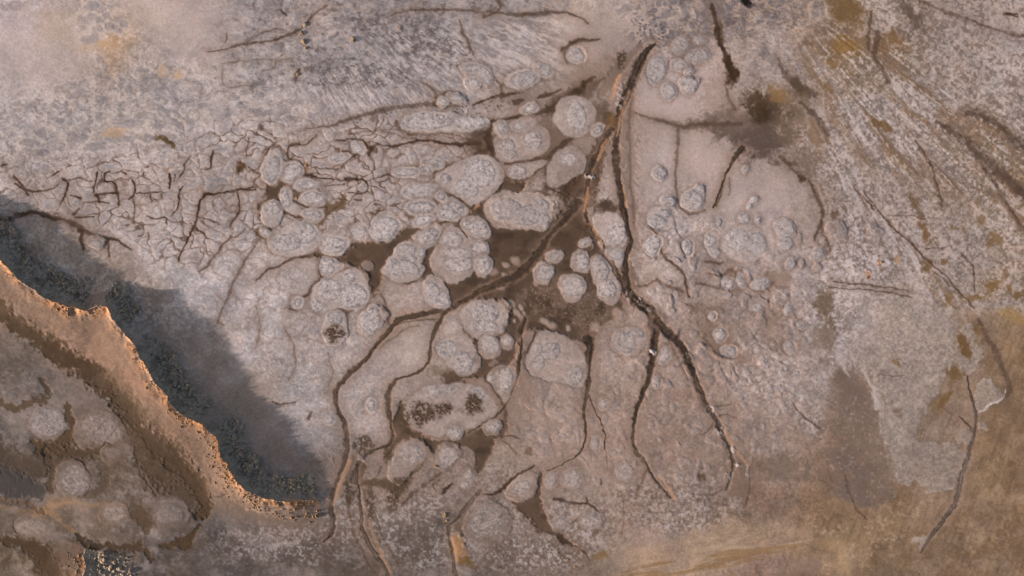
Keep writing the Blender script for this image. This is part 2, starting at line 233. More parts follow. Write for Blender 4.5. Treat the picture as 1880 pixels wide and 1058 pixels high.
# ------------------------------------------------------------------ fine wet cracks and one painted shadow edge: (points with widths, darkness, halo)
W_ = lambda *p: list(p)
CRACKS_SHADE = [
    (W_((400, 356, 1), (386, 356, 3), (375, 356, 4), (362, 388, 4), (359, 420, 4), (345, 437, 3), (335, 461, 2), (330, 480, 1)), 1, .5), (W_((375, 356, 4), (398, 356, 3), (440, 349, 3), (470, 348, 2)), .9, .4), (W_((361, 421, 4), (372, 428, 2), (383, 440, 1)), .8, .4),
    (W_((438, 350, 3), (436, 362, 2), (440, 381, 2), (432, 404, 2), (420, 418, 1)), .7, .5), (W_((338, 342, 3), (328, 353, 4), (328, 376, 3), (323, 388, 3), (312, 398, 1)), .95, .4), (W_((361, 397, 3), (395, 405, 1.5), (402, 412, 1)), .6, .4),
    (W_((117, 329, 5), (128, 335, 4), (126, 350, 3), (118, 362, 3), (110, 374, 1)), .95, .4), (W_((128, 330, 2), (150, 328, 1.5), (170, 333, 1)), .7, .3), (W_((180, 318, 3), (171, 353, 2)), .9, .3), (W_((203, 316, 2), (193, 323, 3), (194, 338, 2.5), (210, 333, 3), (217, 357, 4), (217, 377, 3)), .95, .4), (W_((210, 333, 2), (226, 328, 1)), .7, .3),
    (W_((240, 332, 2), (247, 344, 4), (246, 360, 4), (235, 366, 4)), .95, .3), (W_((176, 357, 4), (195, 357, 2), (217, 357, 3)), .8, .3), (W_((179, 357, 3), (183, 371, 4)), .9, .3), (W_((183, 371, 3), (200, 373, 1)), .7, .3), (W_((392, 278, 3), (388, 308, 2.5), (378, 312, 1)), .9, .4), (W_((352, 288, 1), (338, 300, 2), (334, 318, 2), (332, 324, 3)), .8, .3),
    (W_((312, 318, 3), (316, 333, 2), (313, 345, 4)), .9, .3), (W_((322, 322, 2), (320, 332, 1.5)), .7, .3), (W_((264, 316, 3), (262, 326, 2)), .8, .3), (W_((222, 316, 1), (232, 320, 3)), .8, .3), (W_((250, 357, 2), (284, 353, 2), (304, 354, 1.5)), .75, .3), (W_((276, 357, 2), (276, 371, 2)), .8, .3), (W_((299, 357, 1.5), (298, 366, 1)), .7, .3), (W_((245, 370, 1.5), (247, 395, 1), (246, 410, 2)), .6, .3),
    (W_((24, 322, 4), (40, 340, 3), (55, 354, 5), (72, 352, 4), (92, 348, 2), (108, 338, 1)), .85, .5), (W_((28, 336, 3), (42, 345, 4), (54, 360, 3)), .8, .4), (W_((0, 306, 3), (12, 302, 1)), .8, .4), (W_((88, 328, 1), (110, 315, 2.5)), .8, .3), (W_((150, 362, 3), (130, 358, 1)), .8, .3),
    (W_((-10, 412, 10), (10, 408, 10), (40, 396, 10), (60, 388, 12), (96, 398, 12), (120, 404, 12), (142, 411, 12), (154, 422, 8), (178, 433, 5), (200, 440, 5), (210, 440, 5), (224, 449, 5), (239, 461, 3)), .8, .6), (W_((147, 380, 2), (137, 393, 4)), .9, .3), (W_((150, 424, 9), (151, 440, 8), (154, 458, 8)), .85, .4), (W_((140, 398, 3), (174, 397, 1)), .8, .3), (W_((200, 440, 4), (196, 458, 4), (200, 472, 2)), .8, .4),  # first strip here paints the dark edge of the bank's cast shadow
    (W_((268, 398, 3), (285, 402, 1.5), (306, 401, 2), (300, 411, 4)), .8, .3), (W_((254, 433, 3), (262, 432, 2)), .8, .3), (W_((232, 413, 2), (238, 412, 2)), .7, .3), (W_((270, 427, 2), (275, 438, 1.5)), .6, .3),
    (W_((450, 420, 1), (439, 430, 2), (410, 444, 4), (395, 470, 4), (376, 494, 4), (366, 500, 2)), .5, .6), (W_((475, 440, 6), (462, 462, 6), (447, 484, 6), (425, 525, 5), (407, 566, 5), (398, 596, 3)), .38, .7), (W_((410, 600, 2), (400, 590, 3)), .4, .6),
    (W_((590, 468, 8), (575, 471, 7), (557, 474, 4), (532, 476, 4), (508, 490, 4), (488, 497, 3), (470, 515, 1)), .75, .6), (W_((490, 447, 4), (500, 462, 2), (540, 474, 2)), .45, .5), (W_((589, 509, 5), (574, 529, 6), (565, 545, 7), (548, 552, 4), (536, 558, 4), (530, 568, 3)), .72, .7), (W_((589, 509, 4), (583, 496, 3), (586, 482, 3), (592, 472, 4)), .7, .5), (W_((589, 508, 3), (606, 506, 3), (625, 499, 3), (642, 492, 1)), .6, .5), (W_((530, 568, 3), (540, 572, 4), (556, 566, 2)), .6, .5),
    (W_((618, 254, 2), (630, 256, 3), (651, 256, 3), (664, 258, 3), (672, 265, 5), (678, 276, 4), (685, 273, 3), (696, 267, 1)), .95, .4), (W_((684, 275, 4), (678, 285, 4)), .9, .4), (W_((627, 277, 2), (640, 278, 4), (650, 285, 3)), .85, .4), (W_((652, 287, 5), (635, 298, 3), (627, 309, 1)), .85, .4), (W_((622, 310, 2), (600, 307, 2)), .7, .3),
    (W_((580, 250, 2), (567, 262, 3), (545, 262, 4), (530, 268, 4), (526, 278, 4), (528, 292, 5), (536, 296, 8), (548, 298, 4), (556, 307, 4)), .7, .6), (W_((516, 303, 7), (515, 318, 3), (516, 333, 5)), .85, .4), (W_((522, 336, 4), (538, 327, 3), (545, 321, 4), (562, 323, 7), (574, 324, 4), (586, 329, 3), (611, 329, 1)), .9, .4), (W_((637, 329, 6), (652, 329, 6), (662, 330, 3), (671, 333, 4), (676, 342, 2), (674, 354, 2), (664, 357, 1)), .9, .3), (W_((561, 322, 6), (564, 332, 3)), .8, .3), (W_((478, 306, 1.5), (489, 280, 6), (496, 270, 2), (505, 266, 1)), .7, .4), (W_((489, 283, 3), (487, 294, 2)), .6, .4),
    (W_((533, 352, 2), (541, 348, 4), (558, 350, 3), (566, 350, 1)), .95, .3), (W_((537, 370, 6), (549, 375, 5), (561, 382, 5), (584, 383, 2)), .95, .3), (W_((515, 370, 3), (517, 386, 4), (530, 396, 6), (548, 399, 6), (560, 398, 4), (582, 404, 4)), .92, .3), (W_((584, 348, 3), (589, 358, 2)), .7, .3), (W_((600, 341, 1), (615, 340, 2), (632, 337, 1)), .6, .2), (W_((640, 352, 1), (665, 357, 1.5)), .7, .2), (W_((650, 366, 2), (664, 367, 4)), .8, .3), (W_((690, 375, 3), (702, 378, 1)), .8, .3), (W_((709, 392, 3), (730, 395, 1)), .7, .3), (W_((458, 305, 2), (466, 312, 5), (482, 322, 3), (488, 330, 3)), .6, .5), (W_((482, 386, 5), (478, 395, 4)), .8, .5), (W_((442, 308, 3), (440, 320, 3)), .7, .5), (W_((453, 286, 3), (450, 278, 2), (458, 254, 3)), .55, .5), (W_((438, 350, 3), (452, 348, 2), (468, 343, 1)), .7, .4), (W_((436, 360, 2), (439, 381, 2), (433, 398, 3), (422, 412, 2)), .6, .5), (W_((580, 382, 3), (597, 380, 5)), .7, .4),
    (W_((716, 318, 5), (722, 322, 4), (738, 322, 4), (753, 321, 1)), .85, .4), (W_((716, 318, 3), (700, 323, 2), (686, 328, 1)), .6, .5), (W_((722, 312, 1.5), (745, 303, 1), (772, 306, 1)), .45, .5), (W_((754, 339, 6), (765, 340, 3)), .55, .4), (W_((738, 346, 1), (752, 364, 2), (790, 364, 1)), .45, .4),
    (W_((690, 265, 2), (705, 267, 2), (730, 267, 3), (755, 261, 4), (780, 258, 4), (800, 262, 4), (815, 267, 4), (838, 265, 6), (860, 262, 10), (880, 262, 12)), .8, .6), (W_((893, 274, 12), (875, 282, 11), (858, 293, 9), (835, 300, 9), (818, 309, 8), (802, 318, 6), (780, 322, 2)), .8, .6), (W_((776, 302, 4), (776, 294, 3), (784, 290, 1)), .6, .5), (W_((905, 221, 7), (901, 236, 7), (897, 252, 16), (900, 272, 14), (907, 288, 11), (914, 302, 10), (921, 316, 8), (927, 330, 8)), .88, .7), (W_((904, 224, 5), (920, 220, 5), (938, 216, 8), (958, 210, 8), (968, 206, 4)), .92, .4),
    (W_((928, 330, 14), (918, 344, 11), (904, 358, 10), (890, 370, 9), (876, 383, 10), (864, 390, 8)), .95, .5), (W_((864, 392, 5), (848, 400, 4), (832, 406, 4), (812, 410, 4), (795, 416, 5)), .9, .4), (W_((796, 344, 3), (806, 351, 5), (820, 357, 5), (836, 363, 6), (848, 374, 8), (862, 386, 10)), .85, .6), (W_((812, 354, 3), (800, 366, 3), (798, 390, 3), (804, 374, 8)), .6, .6), (W_((926, 330, 9), (945, 332, 7), (970, 326, 6), (990, 316, 3), (1004, 306, 1)), .85, .6),
    (W_((925, 300, 4), (950, 302, 8), (975, 296, 10), (1000, 292, 12), (1014, 280, 12), (1030, 268, 12), (1046, 254, 8), (1062, 244, 4), (1082, 230, 3), (1092, 218, 2)), .72, .9), (W_((1008, 288, 10), (1004, 306, 6), (1000, 320, 3)), .6, .8),
    (W_((985, 210, 10), (1000, 203, 14), (1012, 199, 17), (1026, 192, 12), (1040, 182, 15), (1056, 173, 17), (1068, 164, 14), (1073, 154, 8)), .82, .5), (W_((1070, 160, 4), (1080, 146, 10), (1092, 138, 4)), .65, .5), (W_((987, 182, 2), (1000, 176, 8), (1012, 174, 8), (1028, 166, 4)), .7, .4), (W_((905, 182, 5), (916, 178, 6), (928, 177, 8), (940, 174, 4), (955, 172, 2)), .85, .5), (W_((942, 186, 4), (950, 187, 10), (960, 184, 5)), .6, .5), (W_((870, 190, 3), (882, 187, 5), (895, 182, 4), (906, 180, 4)), .75, .5),
    (W_((560, 236, 2), (600, 232, 4), (640, 220, 8), (680, 208, 10), (720, 200, 8), (760, 195, 10), (790, 192, 11), (803, 192, 11), (820, 198, 5), (838, 195, 4), (842, 190, 2)), .48, .6), (W_((794, 192, 8), (803, 190, 11), (812, 198, 7), (820, 197, 4)), .7, .4), (W_((803, 186, 8), (798, 172, 6), (786, 160, 4), (772, 150, 2)), .45, .7), (W_((803, 182, 5), (812, 172, 5), (822, 167, 4), (833, 168, 2)), .5, .7), (W_((924, 176, 6), (923, 158, 5), (916, 148, 4), (908, 142, 2)), .42, .8), (W_((924, 160, 4), (932, 146, 4), (946, 134, 3)), .35, .9), (W_((729, 222, 3), (735, 234, 4), (744, 242, 3), (760, 248, 1)), .4, .7),
    (W_((1030, 92, 4), (1044, 82, 7), (1056, 76, 8), (1070, 74, 7), (1088, 74, 5), (1100, 74, 3)), .72, .7), (W_((1036, 92, 4), (1034, 104, 4), (1042, 118, 3)), .38, .8), (W_((380, 96, 1), (415, 88, 3), (454, 81, 3), (490, 76, 4), (520, 67, 4), (543, 59, 5), (558, 45, 4), (571, 34, 4), (574, 25, 1.5)), .65, .5), (W_((454, 78, 1), (470, 64, 2), (500, 55, 2), (520, 54, 1)), .45, .5), (W_((571, 34, 3), (586, 20, 2), (604, 12, 3)), .5, .5), (W_((515, 18, 2), (522, 26, 5), (528, 29, 3)), .8, .3), (W_((410, 116, 2), (440, 113, 3), (470, 112, 2), (505, 109, 2), (535, 107, 1)), .3, .6), (W_((504, 110, 2), (506, 124, 2), (486, 130, 2)), .3, .5), (W_((412, 130, 2), (408, 146, 2), (416, 164, 2), (440, 158, 2), (470, 158, 1)), .25, .7), (W_((413, 76, 1.5), (416, 62, 2)), .6, .4),
    (W_((720, 28, 2), (745, 21, 3), (765, 18, 3), (792, 17, 4), (825, 20, 4), (858, 22, 4), (885, 24, 4), (907, 22, 4), (940, 26, 5), (970, 27, 7), (995, 25, 8), (1022, 20, 6), (1045, 24, 4), (1062, 32, 3), (1080, 43, 3)), .55, .7), (W_((915, -5, 6), (920, 12, 6), (908, 24, 5), (890, 32, 5)), .6, .6), (W_((842, 40, 3), (850, 60, 5), (862, 78, 5), (870, 100, 3)), .45, .6), (W_((548, 128, 6), (546, 138, 7), (544, 148, 4)), .7, .4),
    (W_((1308, 10, 7), (1313, 40, 7), (1320, 66, 8), (1327, 88, 8), (1334, 106, 14), (1340, 126, 14), (1346, 145, 8)), .9, .4), (W_((1332, 148, 4), (1334, 166, 5), (1340, 186, 6), (1350, 202, 6)), .35, 1), (W_((1168, 206, 3), (1190, 216, 7), (1225, 226, 10), (1245, 232, 8), (1290, 231, 8), (1330, 229, 10), (1362, 227, 8)), .42, 1.1), (W_((1245, 236, 6), (1246, 262, 6), (1245, 284, 5), (1240, 312, 4), (1242, 345, 4), (1246, 370, 5), (1255, 386, 6), (1270, 391, 5), (1285, 388, 3), (1296, 384, 1)), .42, .8), (W_((1385, 283, 7), (1380, 296, 4), (1376, 306, 2)), .4, .7), (W_((1329, 318, 4), (1324, 345, 3.5), (1321, 362, 3.5), (1315, 378, 4)), .75, .5), (W_((1338, 325, 2), (1342, 345, 3), (1338, 358, 2)), .35, .6),
    (W_((1193, 415, 3), (1202, 428, 3), (1210, 446, 4), (1215, 464, 4), (1228, 478, 4), (1240, 490, 4), (1250, 502, 4), (1257, 515, 4), (1262, 533, 4), (1268, 545, 2)), .72, .5), (W_((1165, 527, 5), (1180, 525, 4), (1192, 520, 5), (1203, 513, 5), (1220, 522, 5), (1240, 532, 6), (1256, 536, 5)), .42, .8), (W_((1294, 480, 5), (1306, 483, 7), (1328, 484, 3)), .5, .9), (W_((1302, 502, 4), (1316, 508, 4), (1332, 500, 5), (1343, 492, 7), (1350, 505, 4)), .38, .9), (W_((1280, 522, 4), (1300, 525, 5), (1320, 530, 3)), .35, .8), (W_((1366, 512, 3), (1372, 528, 4), (1392, 536, 4), (1410, 528, 3), (1424, 518, 4)), .35, .7), (W_((1292, 618, 8), (1306, 634, 7), (1320, 650, 5)), .35, 1),
    (W_((1484, 330, 3), (1494, 352, 7), (1504, 370, 9), (1510, 392, 7), (1506, 410, 6), (1500, 425, 4), (1492, 440, 3)), .55, .8), (W_((1506, 405, 5), (1510, 425, 5), (1518, 446, 5), (1524, 458, 4), (1522, 466, 2)), .5, .7), (W_((1448, 300, 8), (1456, 312, 6), (1466, 322, 4)), .5, .8), (W_((1430, 290, 8), (1446, 300, 9), (1462, 302, 7)), .4, .9),
    (W_((1582, 347, 2), (1612, 387, 3), (1634, 416, 3), (1667, 444, 3.5), (1693, 470, 3), (1723, 498, 2.5), (1752, 529, 2.5), (1770, 546, 3), (1788, 565, 3)), .62, .4), (W_((1567, 342, 2), (1588, 366, 2), (1606, 386, 2.5)), .6, .4), (W_((1712, 498, 1.5), (1738, 527, 2.5)), .55, .4), (W_((1534, 517, 1.5), (1591, 524, 2.5), (1640, 531, 2.5), (1667, 536, 1.5)), .6, .4), (W_((1522, 526, 1.5), (1591, 533, 2), (1640, 541, 2.5), (1675, 546, 1.5)), .55, .4), (W_((1683, 257, 2), (1700, 285, 3), (1712, 315, 3), (1720, 345, 4), (1728, 380, 3)), .6, .5), (W_((1761, 463, 1.5), (1775, 475, 2), (1790, 494, 2.5), (1790, 536, 1.5)), .55, .4), (W_((1630, 395, 1), (1670, 398, 2), (1720, 400, 1)), .35, .5), (W_((1700, 458, 2), (1720, 456, 2.5), (1745, 453, 1.5)), .45, .4), (W_((1455, 742, 2), (1470, 760, 4), (1490, 778, 4), (1506, 788, 2)), .55, .4), (W_((1610, 686, 1), (1640, 692, 2), (1662, 690, 1.5)), .4, .3),
    (W_((926, 894, 9), (946, 875, 6), (964, 864, 4), (978, 858, 4)), .9, .4), (W_((890, 906, 4), (908, 907, 7), (926, 896, 9)), .85, .4), (W_((1020, 916, 9), (1034, 920, 6), (1054, 923, 4), (1078, 924, 4), (1088, 927, 4), (1098, 936, 3), (1104, 955, 2.5), (1106, 968, 2)), .75, .3), (W_((1080, 915, 2), (1079, 924, 3)), .7, .3), (W_((1101, 880, 2), (1103, 888, 3)), .8, .3), (W_((1066, 1008, 4), (1078, 1020, 3), (1084, 1030, 2)), .7, .4), (W_((1328, 900, 2), (1300, 912, 2), (1270, 905, 2)), .3, .6), (W_((1375, 858, 3), (1378, 878, 3), (1374, 905, 3), (1366, 925, 1)), .55, .5), (W_((1552, 872, 2), (1554, 890, 5), (1560, 915, 4), (1575, 942, 4), (1590, 955, 2)), .4, .7), (W_((1190, 862, 3), (1182, 878, 6), (1174, 895, 5), (1168, 915, 3)), .35, .9), (W_((1310, 774, 5), (1300, 786, 4), (1286, 800, 3)), .45, .6), (W_((1300, 744, 3), (1320, 745, 2.5), (1345, 742, 1)), .45, .5), (W_((1320, 764, 3), (1332, 760, 2), (1350, 768, 1)), .4, .5),
    (W_((848, 590, 4), (853, 604, 6), (864, 616, 9), (878, 628, 10)), .75, .5), (W_((893, 692, 6), (902, 706, 6), (914, 724, 5), (924, 742, 6), (928, 748, 6)), .9, .4), (W_((853, 702, 5), (853, 714, 4)), .9, .3), (W_((840, 692, 8), (855, 695, 7), (868, 690, 9), (884, 682, 8)), .85, .4), (W_((926, 750, 7), (930, 765, 8), (926, 782, 8)), .75, .5), (W_((822, 790, 3), (830, 780, 4), (840, 780, 4), (847, 790, 4), (856, 796, 3)), .8, .4), (W_((720, 800, 12), (730, 800, 14), (745, 802, 10)), .6, .5), (W_((660, 848, 3), (664, 870, 4), (668, 890, 3)), .5, .6), (W_((925, 800, 4), (940, 798, 4), (952, 806, 3)), .6, .4), (W_((812, 905, 7), (820, 894, 7), (828, 889, 4)), .85, .3), (W_((800, 902, 1), (790, 890, 3), (804, 880, 1)), .6, .3), (W_((704, 560, 3), (712, 572, 5), (714, 590, 4)), .7, .5), (W_((700, 540, 3), (708, 552, 4), (714, 568, 4)), .6, .5), (W_((668, 560, 6), (676, 548, 6), (684, 532, 5)), .6, .7), (W_((622, 566, 3), (640, 573, 6), (656, 568, 5), (668, 558, 5)), .65, .6), (W_((636, 575, 4), (640, 590, 5), (642, 605, 4)), .6, .6), (W_((785, 462, 4), (782, 484, 5), (776, 502, 7), (760, 518, 8), (742, 522, 5)), .7, .5), (W_((985, 612, 4), (975, 632, 5), (966, 645, 5), (962, 650, 3)), .8, .5), (W_((960, 655, 4), (950, 672, 5)), .6, .5),
    (W_((1796, 585, 8), (1818, 631, 12), (1842, 673, 12), (1857, 711, 10), (1848, 728, 8)), .4, .7), (W_((1760, 768, 3), (1778, 782, 5), (1789, 796, 5)), .6, .5), (W_((1612, 60, 14), (1606, 100, 10), (1618, 128, 12), (1632, 150, 8)), .5, .6), (W_((1600, 20, 5), (1594, 60, 6), (1596, 90, 6)), .5, .6), (W_((1690, 0, 6), (1720, 16, 6), (1760, 30, 5), (1800, 45, 4), (1850, 62, 5), (1880, 66, 4)), .4, .7), (W_((1845, 28, 3), (1858, 28, 5), (1868, 24, 3)), .8, .3), (W_((1850, 26, 2), (1870, 30, 3)), .8, .3), (W_((1428, 105, 5), (1440, 130, 12), (1456, 150, 18), (1478, 165, 20), (1500, 175, 10)), .5, .5), (W_((1470, 188, 6), (1490, 205, 10), (1508, 225, 12), (1520, 250, 10)), .5, .5),
    (W_((1720, 224, 8), (1760, 250, 18), (1800, 285, 22), (1840, 320, 24), (1880, 355, 26)), .55, .5), (W_((1775, 205, 10), (1810, 215, 14), (1845, 240, 14), (1880, 270, 14)), .5, .5), (W_((1800, 300, 6), (1830, 340, 8), (1850, 380, 8), (1880, 420, 10)), .5, .5),
]
CRACKS_SHADE += [
    (W_((648, 840, 5), (640, 880, 4), (634, 920, 5), (645, 960, 4), (660, 1000, 5), (690, 1058, 4)), .35, .7), (W_((668, 900, 3), (690, 950, 5), (705, 990, 4), (730, 1040, 4)), .35, .6), (W_((735, 930, 3), (760, 905, 5), (790, 880, 5), (812, 862, 4), (835, 848, 3)), .45, .6), (W_((700, 860, 4), (690, 880, 4), (682, 905, 3)), .4, .6), (W_((905, 800, 4), (930, 815, 3), (945, 835, 2)), .35, .6), (W_((1140, 905, 2), (1150, 940, 3), (1140, 985, 2)), .25, .8),
    (W_((1215, 600, 3), (1236, 640, 3), (1246, 668, 3), (1262, 700, 2)), .4, .5), (W_((1160, 180, 5), (1156, 240, 6), (1154, 300, 6), (1160, 360, 5), (1168, 420, 4)), .3, .8), (W_((1100, 300, 3), (1094, 340, 4), (1090, 380, 4), (1098, 420, 3)), .35, .6), (W_((1046, 395, 4), (1024, 425, 5), (1006, 455, 6), (980, 485, 5), (950, 512, 5), (910, 530, 4)), .5, .5), (W_((1060, 420, 3), (1050, 455, 4), (1040, 490, 4), (1036, 520, 3)), .4, .6), (W_((730, 596, 3), (760, 588, 4), (790, 586, 5), (808, 582, 4)), .6, .6), (W_((700, 640, 2), (720, 620, 3), (745, 606, 3), (770, 600, 2)), .3, .9),
    (W_((600, 650, 2), (610, 680, 3), (605, 720, 2)), .22, .9), (W_((520, 600, 2), (540, 630, 3), (545, 670, 3), (530, 700, 2)), .25, .9), (W_((470, 560, 2), (480, 600, 3), (470, 640, 2)), .22, .9), (W_((540, 740, 3), (524, 744, 3), (500, 738, 2)), .6, .4), (W_((572, 760, 4), (568, 770, 4)), .6, .4), (W_((612, 842, 4), (614, 850, 3)), .5, .3), (W_((760, 245, 3), (790, 250, 2), (830, 246, 3), (868, 255, 4)), .35, .7), (W_((700, 240, 2), (740, 250, 2), (790, 262, 3)), .3, .7), (W_((640, 245, 2), (690, 238, 3), (735, 238, 2)), .3, .7), (W_((1000, 340, 4), (1020, 352, 5), (1040, 362, 6)), .6, .7), (W_((975, 356, 3), (990, 350, 4), (1008, 360, 3)), .7, .4),
]
# dark olive bands on the lower left (soft, wide)
BANDS = [
    ([(-20, 545, 30), (20, 580, 34), (70, 618, 38), (120, 650, 40), (165, 680, 44), (205, 712, 40), (235, 740, 30), (258, 775, 26), (290, 815, 34), (330, 850, 44), (358, 880, 36), (378, 910, 26), (384, 930, 20), (360, 942, 12)], (74, 56, 42), .9),
    ([(-20, 735, 20), (30, 745, 14), (75, 740, 18), (100, 720, 14), (80, 700, 12)], (80, 64, 50), .8), ([(130, 745, 16), (140, 775, 20), (125, 810, 22), (90, 830, 24), (60, 810, 14)], (76, 58, 44), .85), ([(90, 830, 22), (130, 830, 28), (165, 838, 26), (200, 800, 20)], (76, 58, 44), .85), ([(90, 835, 20), (98, 870, 14), (95, 905, 14)], (78, 62, 50), .8), ([(175, 700, 20), (225, 690, 40), (240, 770, 40), (280, 830, 60), (300, 880, 50)], (92, 74, 60), .55),
    ([(-20, 980, 14), (30, 990, 22), (70, 1010, 30), (100, 1040, 40), (120, 1080, 50)], (72, 54, 40), .85), ([(140, 985, 10), (160, 995, 18), (200, 1005, 16), (245, 1008, 12), (262, 1000, 16), (280, 1025, 10)], (70, 54, 42), .85), ([(300, 1000, 12), (330, 1000, 18), (352, 995, 16), (362, 975, 8), (366, 960, 6)], (76, 58, 42), .85), ([(390, 912, 3), (410, 908, 5), (420, 905, 2)], (84, 66, 52), .8), ([(-20, 925, 10), (20, 918, 14), (60, 925, 10), (80, 940, 6)], (96, 74, 58), .6),
]
# trunk surroundings
BANDS += [([(-20, 830, 40), (40, 850, 60), (100, 850, 50), (165, 840, 46), (205, 805, 40)], (72, 58, 48), .7), ([(235, 740, 50), (270, 800, 70), (310, 850, 90), (352, 905, 70)], (76, 60, 47), .7), ([(-20, 880, 60), (30, 890, 60), (70, 900, 30)], (66, 60, 58), .7), ([(150, 905, 16), (180, 905, 26), (200, 880, 22), (195, 850, 20)], (80, 64, 52), .6), ([(255, 935, 20), (275, 955, 30), (270, 975, 16)], (82, 66, 53), .7), ([(1112, 240, 16), (1098, 280, 26), (1080, 310, 36), (1068, 345, 44), (1062, 380, 40), (1050, 410, 34), (1040, 440, 40)], (84, 64, 51), .75), ([(1160, 190, 20), (1154, 240, 34), (1156, 300, 30), (1158, 350, 26), (1164, 410, 24), (1166, 450, 16)], (142, 122, 113), .6), ([(1100, 176, 10), (1116, 150, 20), (1135, 120, 26), (1160, 96, 18), (1180, 80, 10)], (122, 102, 90), .6), ([(1150, 470, 20), (1152, 500, 20), (1160, 530, 18)], (96, 78, 67), .6), ([(1060, 150, 30), (1090, 128, 26), (1120, 110, 20)], (140, 118, 106), .5), ([(985, 460, 20), (1020, 440, 22), (1060, 420, 22)], (80, 61, 49), .6)]
WASH = [(640, 330, 120, 60, 0, .12), (430, 360, 140, 50, 0, .1), (1150, 300, 24, 110, -4, .35), (1120, 170, 40, 60, 20, .3), (1255, 240, 70, 24, 0, .35), (1330, 300, 60, 40, -30, .25), (1010, 720, 60, 60, 0, .18), (1200, 740, 50, 110, 0, .22), (1300, 780, 50, 80, -20, .22),(1010, 262, 70, 50, 20, .5), (1050, 178, 70, 40, -25, .5), (1110, 110, 50, 40, -30, .45), (1040, 300, 60, 60, 0, .35), (960, 170, 60, 16, -20, .5), (870, 262, 60, 20, 0, .4), (1100, 260, 30, 70, 15, .4), (1290, 225, 120, 16, 3, .4), (1340, 180, 30, 60, 10, .3), (1250, 300, 16, 60, 0, .25), (730, 600, 60, 30, -30, .3), (840, 700, 60, 20, 0, .4), (700, 520, 40, 40, 0, .35), (920, 740, 40, 60, 10, .35), (930, 640, 60, 60, 0, .35), (1080, 680, 26, 70, 0, .35), (960, 700, 24, 60, 10, .35), (1290, 590, 40, 60, -30, .4), (1420, 560, 60, 60, 0, .3), (640, 500, 70, 30, 0, .3), (500, 500, 60, 14, -20, .3), (560, 590, 40, 40, 0, .25), (1160, 470, 30, 90, 0, .35), (1120, 590, 40, 40, 0, .35), (1180, 290, 20, 100, 0, .3), (1440, 300, 50, 50, 0, .3), (1500, 380, 30, 60, 0, .35), (820, 780, 90, 60, 0, .25), (760, 880, 80, 50, 0, .3), (1300, 480, 50, 20, 0, .3)]
GREYS = [(155, 40, 14, 12), (170, 28, 10, 8), (185, 38, 10, 8), (196, 30, 8, 8), (178, 55, 12, 7), (200, 50, 10, 8), (165, 72, 18, 9, -15), (215, 52, 10, 8), (225, 45, 8, 6), (150, 52, 10, 6), (188, 20, 10, 6), (172, 12, 14, 8), (140, 255, 24, 13), (82, 247, 22, 10), (55, 262, 18, 6), (15, 245, 14, 8), (112, 270, 16, 8), (180, 270, 24, 9), (235, 225, 28, 14), (286, 230, 18, 11), (270, 213, 20, 7), (270, 255, 20, 7), (300, 275, 14, 8), (375, 196, 12, 6), (222, 152, 8, 10), (262, 126, 14, 6), (312, 122, 12, 5), (378, 178, 8, 9), (78, 279, 12, 7), (160, 238, 8, 5), (185, 110, 8, 8), (192, 118, 6, 9), (120, 125, 8, 5), (20, 12, 26, 12), (1145, 18, 14, 8, -20), (1230, 24, 16, 10), (1262, 20, 10, 8), (1290, 30, 14, 12), (1320, 22, 10, 14), (1215, 52, 8, 6), (1200, 38, 6, 5), (1345, 10, 12, 10), (1395, 40, 8, 10), (1475, 42, 6, 7), (1500, 18, 12, 16, 20), (1840, 172, 8, 7), (1705, 134, 10, 7), (1720, 145, 8, 5), (1690, 165, 12, 6), (1735, 130, 6, 6), (1790, 178, 5, 5), (1812, 170, 6, 4), (1550, 190, 4, 6), (440, 142, 12, 6), (432, 155, 16, 8), (452, 172, 12, 5), (430, 180, 14, 6), (465, 120, 20, 8), (430, 118, 10, 6), (495, 165, 14, 6), (480, 205, 22, 10, 8), (430, 68, 14, 7), (520, 58, 10, 5), (455, 105, 12, 5), (470, 95, 14, 5)]
# pale salt threads drawn on the surface
SALT = [([(1794, 757, 3), (1812, 745, 4), (1832, 734, 4), (1845, 726, 3), (1846, 714, 2)], .9), ([(1744, 897, 3), (1764, 890, 3), (1770, 862, 3), (1773, 836, 2)], .6), ([(1371, 856, 6), (1376, 870, 6), (1377, 892, 5)], .6), ([(1345, 868, 8), (1338, 888, 6), (1330, 908, 5)], .5), ([(1690, 1000, 16), (1710, 985, 10), (1680, 990, 12)], .5), ([(1560, 690, 8), (1545, 660, 14), (1535, 640, 12)], .5), ([(1585, 680, 6), (1600, 715, 10), (1615, 748, 10)], .5), ([(1466, 745, 10), (1480, 770, 8), (1490, 790, 10)], .5), ([(820, 1035, 8), (860, 1055, 8)], .3), ([(870, 928, 12), (900, 935, 14), (915, 938, 10)], .6), ([(300, 925, 5), (330, 920, 8), (350, 935, 10), (345, 955, 5)], .4), ([(455, 935, 5), (490, 942, 7), (530, 930, 6)], .5), ([(855, 70, 3), (900, 60, 2)], .2), ([(500, 1005, 14), (540, 995, 14)], .35)]
